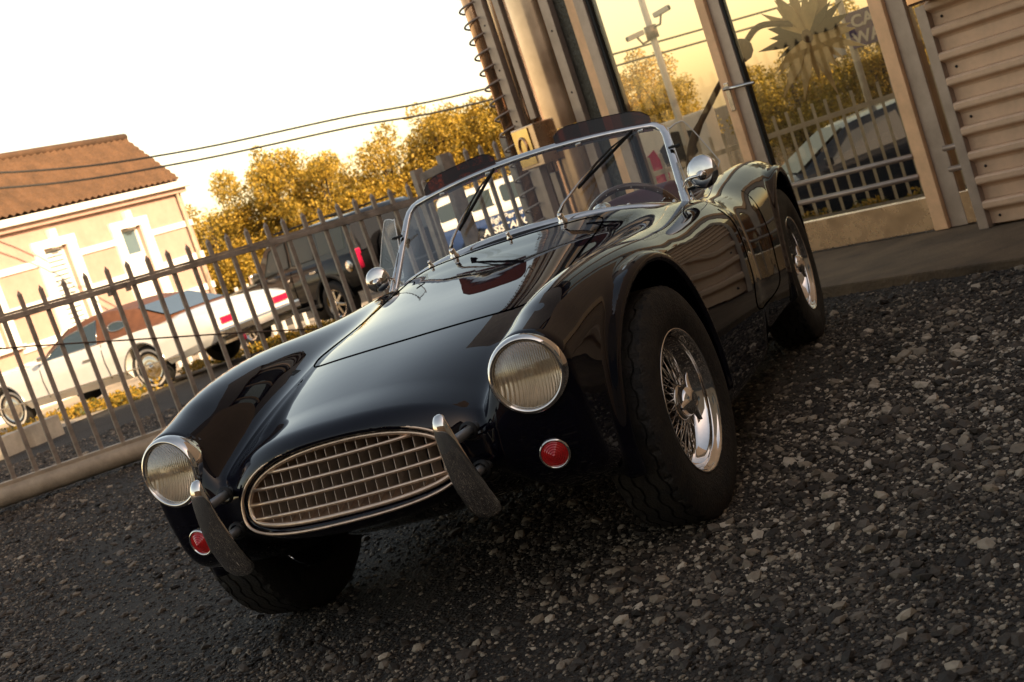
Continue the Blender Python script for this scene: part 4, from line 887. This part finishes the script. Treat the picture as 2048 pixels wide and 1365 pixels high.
MB().lathe([(0, .05), (.10, .07), (.18, .06), (.24, .09), (.37, .09), (.40, 0), (.37, -.10), (0, -.10)], (-2.16, -.28, .98), (-1, 0, 0), 30).build('spare_tyre', 'tyre_far', wg); MB().lathe([(0, .10), (.08, .10), (.20, .07), (.23, .095)], (-2.165, -.28, .98), (-1, 0, 0), 24).build('spare_rim', 'wagon_white', wg)
# ------------------------------------------------------------------ house
HR = Vector((-20.04, 30.54, 0)); HL = Vector((-.05168, -.99866, 0)); HN = Vector((.99866, -.05168, 0))
mat('render_pink', (.44, .30, .245), .85, noise=.12, nscale=3, bump=.25, bscale=30); mat('stucco_white', (.80, .77, .72), .8, noise=.08, nscale=5); mat('pane_blue', (.10, .16, .19), .06, spec=.8)
mat('blind_white', (.78, .76, .72), .7); mat('roof_tile', (.115, .062, .033), .85, noise=.5, nscale=2.2, col2=(.08, .045, .024))
hb = Vector((HR.x, HR.y, gz(30))); hs = thing('tiled_house', 'pale rendered house with white bands and brown pantile roof', 'house', hb)
RH = Matrix((HL, HN, Vector((0, 0, 1)))).transposed()
def hp(u, d, z): return HL*u+HN*d+Vector((0, 0, z-hb.z))
def hbox(name, m, u0, u1, d0, d1, z0, z1, parent=None, bev=0.): mb = MB(); mb.box(hp((u0+u1)/2, (d0+d1)/2, (z0+z1)/2), (abs(u1-u0), abs(d1-d0), abs(z1-z0)), RH, bev); return mb.build(name, m, parent or hs)
wins = [2.685, 5.68, 8.70, 11.7]; zlo = hb.z-.3
edges = [0]+[e for w_ in wins for e in (w_-.45, w_+.45)]+[14]
for k in range(0, len(edges), 2): hbox('wall', 'render_pink', edges[k], edges[k+1], -.35, 0, zlo, 3.62)
for w_ in wins: hbox('wall', 'render_pink', w_-.45, w_+.45, -.35, 0, zlo, .95); hbox('wall', 'render_pink', w_-.45, w_+.45, -.35, 0, 2.93, 3.62)
hbox('wall', 'render_pink', 0, .35, -7, -.352, zlo, 3.62); hbox('wall', 'render_pink', 0.01, 14, -7.3, -7.002, zlo, 3.62)
for z0, z1 in ((2.56, 2.72), (1.55, 1.80), (.72, .90)):
    for k in range(0, len(edges), 2):
        a, b = edges[k]+(.32 if k else -.03), edges[k+1]-(.32 if k < len(edges)-2 else 0)
        hbox('band_course', 'stucco_white', a, b, .003, .05, z0, z1)
hbox('plinth', 'stucco_white', -.04, 14, .004, .09, zlo, .35)
for i, w_ in enumerate(wins):
    wn = bpy.data.objects.new('window', None); COL.objects.link(wn); wn.parent = hs
    for u0, u1, z0, z1 in ((w_-.78, w_-.45, .95, 2.93), (w_+.45, w_+.78, .95, 2.93), (w_-.80, w_+.80, 2.93, 3.14)): hbox('surround', 'stucco_white', u0, u1, .003, .075, z0, z1, wn)
    hbox('keystone', 'stucco_white', w_-.12, w_+.12, .004, .16, 2.90, 3.36, wn, .02); hbox('sill', 'stucco_white', w_-.82, w_+.82, .003, .16, .86, .948, wn)
    for u0, u1, z0, z1 in ((w_-.449, w_-.38, .951, 2.929), (w_+.38, w_+.449, .951, 2.929), (w_-.379, w_+.379, 2.86, 2.929), (w_-.379, w_+.379, .951, 1.02)): hbox('frame', 'blind_white', u0, u1, -.20, -.12, z0, z1, wn)
    hbox('pane', 'pane_blue', w_-.379, w_+.379, -.175, -.165, 1.021, 2.859, wn)
    if i == 0: hbox('curtain', 'blind_white', w_-.375, w_+.375, -.162, -.155, 1.03, 2.25, wn)
    else:
        for k in range(15): hbox('blind_slat', 'blind_white', w_-.36, w_+.36, -.16, -.125, 1.05+.12*k, 1.135+.12*k, wn)
MB().tube([hp(.30, .10, 3.55), hp(.30, .10, .2)], .05, 8).build('downpipe', 'gate_beam', hs)
hbox('cornice', 'stucco_white', -.22, 14, -.34, .32, 3.625, 3.80, None, .02); hbox('gutter', 'render_pink', -.10, 14, -.3, .16, 3.50, 3.618)
rf = bpy.data.objects.new('roof', None); COL.objects.link(rf); rf.parent = hs
rows = []; SL = 1.35; RIS = 1.66; nr = 11
for i in range(nr*2+1):
    s = i/(nr*2); lift = .07 if i % 2 == 0 else 0.
    s2 = (i//2)/nr if i % 2 == 0 else ((i+1)//2)/nr-.001
    rows.append([hp(.02+(14-.02)*q/220+(s2*1.05 if q == 0 else 0)*0, .20-SL*s2, 3.81+RIS*s2+lift+.034*math.sin(q*PI*.5)) for q in range(221)])
MB().grid(rows, sm=False).build('pantiles', 'roof_tile', rf); tag(bpy.data.objects['pantiles'], kind='stuff')
MB().tube([hp(-.02, .20-SL, 3.83+RIS), hp(14, .20-SL, 3.83+RIS)], .11, 10).build('ridge_tiles', 'roof_tile', rf)
MB().add([hp(.03, .1, 3.80), hp(.03, .20-SL, 3.79+RIS), hp(.03, -7.1, 3.80), hp(.30, .1, 3.80), hp(.30, .20-SL, 3.79+RIS), hp(.30, -7.1, 3.80)], [(0, 1, 2), (3, 5, 4), (0, 3, 4, 1), (1, 4, 5, 2)]).build('gable', 'render_pink', rf)
MB().add([hp(0, .20-SL, 3.80+RIS), hp(14, .20-SL, 3.80+RIS), hp(14, -7.3, 3.8), hp(0, -7.3, 3.8)], [(0, 1, 2, 3)]).build('back_slope', 'roof_tile', rf)
# ------------------------------------------------------------------ overhead wires, kerb, small white fence, planting
def ats(v): return Vector(v)
for nm, pts, lb in (('overhead_wire', [(-21.34, 16.27, 5.94), (-18.26, 21.90, 4.53), (-15.23, 23.25, 3.85), (-11.75, 24.63, 3.41), (-8.14, 26.03, 2.96), (1.98, 29.99, 2.42)], 'upper of two overhead wires crossing in front of the roof'), ('overhead_wire', [(-21.34, 16.27, 5.50), (-18.31, 21.90, 4.21), (-15.05, 23.31, 3.58), (-11.66, 24.63, 3.16), (-8.23, 26.03, 2.71), (1.98, 29.99, 2.16)], 'lower of two overhead wires crossing in front of the roof')):
    o = MB().tube(catmull(pts, 8), .026, 6).build(nm, 'rubber_dark'); tag(o, lb, 'wire', 'overhead wires')
kb_ = thing('planter_kerb', 'low pale stone kerb of a planting bed beside the white coupe', 'kerb', (-10.2, 9.6, gz(9.6)))
mat('kerb_stone', (.48, .42, .33), .8, noise=.3, nscale=4, bump=.3, bscale=40)
for k in range(6):
    a = Vector((-.30, -2.4, 0))+Vector((.10, .56, 0))*k; add_plate(kb_, 'kerb_block', 'kerb_stone', a+Vector((0, 0, .10)), (.24, .556, .30), .012)
mb = MB(); mb.grid([[(x, y, gh(x, y)+.012+.008*math.sin(x*5+y*3)) for x in np.arange(-30, -10.35, .8)] for y in np.arange(3, 26, .8)]).build('pale_sunlit_verge', mat('sunlit_gravel_pale', (.42, .35, .26), .9, noise=.35, nscale=2.5, bump=.5, bscale=50)); tag(bpy.data.objects['pale_sunlit_verge'], kind='structure')  # sunlit look of the gravel past the shade is put into this pale colour
def leaf_cloud(n, blobs, size, seed, flat=.0):
    rng = np.random.default_rng(seed); B = np.array([b[:3] for b in blobs]); Rr = np.array([b[3:6] for b in blobs]); wv = Rr.prod(1)**.7; k = rng.choice(len(blobs), n, p=wv/wv.sum())
    d = rng.standard_normal((n, 3)); d /= np.linalg.norm(d, axis=1)[:, None]; P = B[k]+d*Rr[k]*(rng.random(n)**.28)[:, None]*rng.uniform(.85, 1.12, n)[:, None]
    a = rng.standard_normal((n, 3)); a /= np.linalg.norm(a, axis=1)[:, None]; b = np.cross(a, rng.standard_normal((n, 3))); b /= np.linalg.norm(b, axis=1)[:, None]
    s = size*rng.uniform(.6, 1.3, n)[:, None]; V_ = np.stack([P-a*s, P+b*s*.45, P+a*s, P-b*s*.45], 1).reshape(-1, 3); return V_, np.arange(4*n).reshape(-1, 4)
def leaf_mat(name, c1, c2):
    m = bpy.data.materials.new(name); m.use_nodes = True; MATS[name] = m; t = m.node_tree; b = t.nodes['Principled BSDF']; b.inputs['Roughness'].default_value = .55
    g = t.nodes.new('ShaderNodeNewGeometry'); r = t.nodes.new('ShaderNodeValToRGB'); r.color_ramp.elements[0].color = (*c1, 1); r.color_ramp.elements[1].color = (*c2, 1); t.links.new(g.outputs['Random Per Island'], r.inputs[0]); t.links.new(r.outputs[0], b.inputs['Base Color'])
    tr = t.nodes.new('ShaderNodeBsdfTranslucent'); t.links.new(r.outputs[0], tr.inputs[0]); mx = t.nodes.new('ShaderNodeMixShader'); mx.inputs[0].default_value = .35
    t.links.new(b.outputs[0], mx.inputs[1]); t.links.new(tr.outputs[0], mx.inputs[2]); t.links.new(mx.outputs[0], t.nodes['Material Output'].inputs[0]); return m
leaf_mat('leaf_gold', (.12, .10, .012), (.62, .40, .05)); leaf_mat('leaf_olive', (.18, .15, .02), (.46, .34, .055)); leaf_mat('flower_yellow', (.05, .075, .012), (.55, .32, .03))
mat('bark', (.06, .045, .032), .9, noise=.4, nscale=9, bump=.5, bscale=30)
CROWNS = []
for sd in range(3):
    r = random.Random(20+sd); bl = [(0, 0, 2.4, 1.25, 1.25, 1.0), (.5, .3, 1.5, 1.2, 1.2, .7), (-.5, -.3, 1.5, 1.2, 1.2, .7)]
    for k in range(26): a = r.uniform(0, 6.28); q = r.uniform(.4, 1.65); bl.append((q*math.cos(a), q*math.sin(a), r.uniform(1.2, 3.8)*(1-.07*q), r.uniform(.25, .62), r.uniform(.25, .62), r.uniform(.22, .5)))
    V_, F_ = leaf_cloud(22000, bl, .050, sd); me = bpy.data.meshes.new('crown'); me.from_pydata(V_.tolist(), [], F_.tolist()); CROWNS.append((me, bl))
def tree(label, x, y, h, wdt, k, m, group):
    z = gh(x, y); t_ = thing('tree', label, 'tree', (x, y, z), rnd.uniform(0, 6), group); t_.scale = (wdt, wdt, h/4.3)
    me = CROWNS[k][0]; me2 = bpy.data.meshes.get('crown_'+m+str(k))
    if me2 is None: me2 = me.copy(); me2.name = 'crown_'+m+str(k); me2.materials.append(MATS[m])
    inst('crown', me2, t_); mb = MB(); mb.tube([(0, 0, -.3), (.03, .02, .8), (.0, .05, 2.0), (.05, 0, 3.0)], [.16, .13, .09, .03], 8)
    for b in CROWNS[k][1][1:8]: mb.tube([(0, .02, 1.1), (b[0]*.5, b[1]*.5, (1.1+b[2])*.52), (b[0], b[1], b[2])], [.07, .045, .012], 6)
    mb.build('trunk', 'bark', t_)
G_ = 'trees beyond the vehicles'
TL = ['golden bushy tree by the corner of the tiled house', 'tall golden tree over the white picket fence', 'golden tree over the front of the off-road car', 'golden tree over the roof of the off-road car', 'golden tree over the tail of the off-road car', 'golden tree behind the gate guide frame', 'golden tree behind the assistance wagon', 'golden tree beside the copper column']
for i, (x, y, h, wd) in enumerate([(-27.2, 43.0, 4.9, 1.3), (-25.0, 44.5, 5.9, 1.25), (-22.4, 43.4, 5.0, 1.1), (-20.1, 44.2, 5.4, 1.15), (-17.8, 44.8, 5.3, 1.15), (-15.6, 45.0, 5.2, 1.1), (-13.3, 45.5, 4.9, 1.15), (-11.0, 46, 4.6, 1.2), (-29.4, 46, 4.3, 1.3), (-23.7, 48, 4.4, 1.2), (-18.9, 49, 5.0, 1.2)]):
    tree(TL[i] if i < 8 else ['low golden tree half hidden by the house corner', 'golden tree behind the front of the off-road car, second row', 'golden tree behind the tail of the off-road car, second row'][i-8], x, y, h*1.13, wd*1.15, i % 3, 'leaf_gold', G_)
wf = thing('white_picket_fence', 'short white picket fence between the house and the off-road car', 'fence', (-16.5, 21.4, gh(-16.5, 21.4)))
for k in range(22): mb = MB(); mb.box((.22*k, .09*k, .62), (.07, .03, 1.24)); mb.build('picket', 'stucco_white', wf)
for z in (.45, 1.0): mb = MB(); mb.beam((0, 0, z), (4.7, 1.93, z), .04, .09); mb.build('rail', 'stucco_white', wf)
rng = np.random.default_rng(5); bl = []
for k in range(60):
    x, y = [(-11.6+rng.uniform(-1.6, 1.2), 13.6+rng.uniform(-1.2, .5)), (-12.2+rng.uniform(-2, .8), 11+rng.uniform(-2.4, 1.2)), (-9.6+rng.uniform(-2.4, 1.6), 16.4+rng.uniform(-.5, .7))][(0, 2, 2, 1, 0, 2)[k % 6]]; bl.append((x, y, gh(x, y)+.07, .30, .26, .10))
V_, F_ = leaf_cloud(6500, bl, .040, 9); me = bpy.data.meshes.new('ground_cover'); me.from_pydata(V_.tolist(), [], F_.tolist()); tag(link('ground_cover', me, 'flower_yellow'), 'low yellow green ground cover around the parked cars', 'plants', kind='stuff')
# ================================================================== seen through the showroom glass
bx = Vector((-.25, 14.2, 0)); bx.z = gh(-.25, 14.2); hd = Vector((-.93, -.37, 0)).normalized()
bc, gp4, bb = make_car('blue_saloon', 'dark blue saloon car seen through the showroom door glass', 'car', bx, hd, [(2.05, .45, .66, .74), (1.95, .34, .74, .82), (1.2, .26, .84, .86), (.8, .25, .88, .87), (-.9, .25, .92, .87), (-1.6, .30, .92, .86), (-2.0, .42, .84, .80)], [(.95, .88, .74), (.45, 1.15, .66), (.15, 1.30, .61), (-.6, 1.36, .60), (-1.1, 1.28, .60), (-1.6, .96, .68)], (1.25, -1.25), .31, 1.45, 'car_blue', 'car_blue')
for s in (-1, 1):
    glass_patch(bc, gp4, [(.62, .10), (.20, .86), (-.40, .90), (-.42, .10)], s); glass_patch(bc, gp4, [(-.50, .10), (-.48, .90), (-1.0, .84), (-1.2, .12)], s)
    MB().lathe([(0, .03), (.07, .02), (.085, 0)], (2.02, s*.55, .60), (1, 0, 0), 18).build('headlight', 'chrome', bc); add_plate(bc, 'mirror', 'car_blue', (.62, s*.98, .95), (.08, .15, .10), .02)
rows = []
for x in np.linspace(.92, .22, 7): a = gp4(x, 1, 1); rows.append([Vector((x+.014, a.y*.9*q, a.z+.062)) for q in (1, .5, 0, -.5, -1)])
MB().grid(rows).build('windscreen', mat('glass_dull', (.06, .075, .06), .35, spec=.3), bc); add_plate(bc, 'bumper', 'polished_steel', (2.05, 0, .45), (.10, 1.5, .10), .02)
rf_ = thing('street_railing', 'pale street railing of upright bars in front of the blue saloon', 'railing', (-3.0, 10.2, gh(-3.0, 10.2))); mat('rail_pale', (.60, .52, .40), .6, noise=.2)
for k in range(46): mb = MB(); mb.box((.13*k, .02*k, .78), (.028, .028, 1.56)); mb.build('bar', 'rail_pale', rf_)
for z in (.2, 1.38): mb = MB(); mb.beam((0, 0, z), (5.9, .92, z), .04, .05); mb.build('rail', 'rail_pale', rf_)
bl = [(-.6+.28*k, 9.9-.16*k, gh(0, 10)+.36+.1*(k % 2), .24, .2, .2) for k in range(8)]
V_, F_ = leaf_cloud(5000, bl, .035, 12); me = bpy.data.meshes.new('hedge'); me.from_pydata(V_.tolist(), [], F_.tolist()); hg = tag(link('flower_hedge', me, 'flower_yellow'), 'low hedge with yellow flowers behind the door glass', 'hedge', kind='stuff')
bw = thing('brick_building', 'orange brick car wash building seen through the door glass', 'building', (1.6, 19.0, gh(1.6, 19)))
def brick_mat():
    m, t, b = new_mat('brick_far'); tc = t.nodes.new('ShaderNodeTexCoord'); br = t.nodes.new('ShaderNodeTexBrick'); br.inputs['Scale'].default_value = 4.0; br.inputs['Color1'].default_value = (.40, .16, .07, 1); br.inputs['Color2'].default_value = (.32, .12, .05, 1); br.inputs['Mortar'].default_value = (.35, .28, .2, 1)
    mp = t.nodes.new('ShaderNodeMapping'); mp.inputs['Rotation'].default_value = (PI/2, 0, 0); t.links.new(tc.outputs['Object'], mp.inputs[0]); t.links.new(mp.outputs[0], br.inputs[0]); t.links.new(br.outputs[0], b.inputs['Base Color']); b.inputs['Roughness'].default_value = .85
brick_mat(); add_plate(bw, 'wall', 'brick_far', (1.4, 1.5, 1.35), (4.6, 3, 3.3), 0); add_plate(bw, 'roof_edge', 'grey_aluminium', (1.4, 1.5, 3.05), (4.8, 3.2, .12), .01)
add_plate(bw, 'window', 'pane_blue', (.4, -.01, 1.2), (.9, .06, 1.0), .01)
sg = thing('car_wash_sign', 'purple board with white CAR WASH lettering on a steel post', 'sign', (.23, 15.0, gh(.23, 15)))
zz = 1.42-gh(.23, 15); add_plate(sg, 'board', mat('sign_purple', (.055, .035, .16), .5), (.06, 0, zz), (.62, .04, .46), .01); text_mesh('CAR', .21, 'white_wall', sg, (-.19, -.028, zz+.03), (1, 0, 0), (0, 0, 1), .006); text_mesh('WASH', .21, 'white_wall', sg, (-.22, -.028, zz-.18), (1, 0, 0), (0, 0, 1), .006)
MB().tube([(-.26, .04, -.2), (-.26, .04, zz+1.6)], .045, 10).build('post', 'rail_pale', sg); add_plate(sg, 'notice', 'white_wall', (-.55, .02, zz-.06), (.40, .03, .40), .01)
pl = thing('camera_pole', 'tall pale steel pole carrying two security cameras', 'pole', (-3.12, 18.0, gh(-3.12, 18)))
MB().tube([(0, 0, -.3), (0, 0, 5.5)], [.065, .045], 14).build('mast', 'wagon_white', pl); MB().tube([(0, 0, 3.35), (0, 0, 3.55)], .10, 14).build('collar', 'grey_aluminium', pl)
for d, zc in ((Vector((.9, -.35, .12)), 3.55), (Vector((-.7, -.6, -.1)), 3.40)):
    d = d.normalized(); cc = bpy.data.objects.new('security_camera', None); COL.objects.link(cc); cc.parent = pl
    MB().tube([(0, 0, zc-.05), d*.20+Vector((0, 0, zc-.06)), d*.26+Vector((0, 0, zc+.06))], .018, 8).build('bracket', 'grey_aluminium', cc); mb = MB(); mb.beam(d*.14+Vector((0, 0, zc+.10)), d*.44+Vector((0, 0, zc+.10)), .085, .08, (0, 0, 1), .012); mb.build('housing', 'wagon_white', cc)
    MB().lathe([(.035, 0), (.03, .01), (0, .012)], d*.44+Vector((0, 0, zc+.10)), d, 14).build('lens', 'car_black', cc)
bbd = thing('painted_trailer', 'trailer with red, black and blue painted graphic behind the glass', 'trailer', (-4.2, 21.5, gh(-4.2, 21.5)))
add_plate(bbd, 'box', 'wagon_white', (0, 0, 1.15), (1.7, 1.0, 1.5), .03)
for m_, pts in (('tail_red', [(-.5, .55), (-.15, .6), (-.05, 1.0), (-.2, 1.5), (-.45, 1.35), (-.6, .9)]), ('car_black', [(-.05, 1.05), (.2, 1.0), (.6, 1.25), (.65, 1.6), (.2, 1.7), (-.1, 1.45)]), ('wagon_blue', [(-.8, 1.1), (-.55, 1.2), (-.6, 1.5), (-.82, 1.6)])): mb = MB(); mb.prism(pts, .01, (0, -.502, 0), (1, 0, 0), (0, 0, 1), (0, -1, 0)); mb.build('painted_patch', m_, bbd)
for s in (-.5, .5): far_wheel(bbd, s, -.42, .28, .18, -1)
for x, y, h, wd, k, lb in ((-6.2, 31, 3.6, .62, 0, 'small olive tree beside the camera pole'), (-4.3, 33, 2.9, .45, 1, 'slim olive tree between pole and door frame'), (-2.6, 27, 3.5, .8, 2, 'rounded olive tree behind the street railing'), (-.6, 25.5, 3.8, .9, 1, 'broad olive tree near the brick building')): tree(lb, x, y, h, wd, k, 'leaf_olive', None)
# metal palm sculpture inside the showroom
ps_ = thing('metal_palm', 'metal palm sculpture with spiky cut sheet leaves inside the showroom', 'sculpture', (-.50, 5.95, 0)); mat('leaf_sheet', (.80, .62, .36), .5, 0., noise=.3); mat('leaf_sheet_dark', (.02, .022, .012), .5)
MB().tube(catmull([(.0, .0, .05), (.03, 0, .5), (.13, -.04, .86), (.34, .04, 1.12), (.52, .10, 1.30), (.66, .14, 1.42), (.80, .12, 1.50), (1.02, .05, 1.44)], 6), [.03]*15+[.022]*28, 8).build('stem', mat('stem_brown', (.14, .085, .045), .7, noise=.4), ps_)
r = random.Random(4); cc = Vector((1.10, .02, 1.33)); MB().sphere(cc, .05, 10, (1, .5, 1)).build('boss', 'stem_brown', ps_)
mb = MB(); mb.sphere((.64, .10, 1.385), .075, 10, (1, .8, 1.1)); mb.build('coconut', 'stem_brown', ps_)
vx = Vector((.93, -.37, 0)).normalized(); vy = Vector((-.37, -.93, 0)).normalized()
for k in range(30):
    a = 2*PI*k/30+r.uniform(-.08, .08); L = r.uniform(.28, .44); wv = r.uniform(.026, .045); d = vx*math.cos(a)+Vector((0, 0, 1))*math.sin(a)+vy*r.uniform(-.2, .2); s_ = (vx*-math.sin(a)+Vector((0, 0, 1))*math.cos(a)); dark = .1 < (a % (2*PI)) < .75 or 2.6 < (a % (2*PI)) < 3.6
    pts = [cc+d*.03-s_*.008, cc+d*L*.55-s_*wv, cc+d*L, cc+d*L*.5+s_*wv, cc+d*.03+s_*.008]; n3 = vy*.004
    MB().add([p-n3 for p in pts]+[p+n3 for p in pts], [(0, 1, 2, 3, 4), (9, 8, 7, 6, 5)]+[(i, (i+1) % 5, 5+(i+1) % 5, 5+i) for i in range(5)]).build('leaf', 'leaf_sheet_dark' if dark else 'leaf_sheet', ps_)
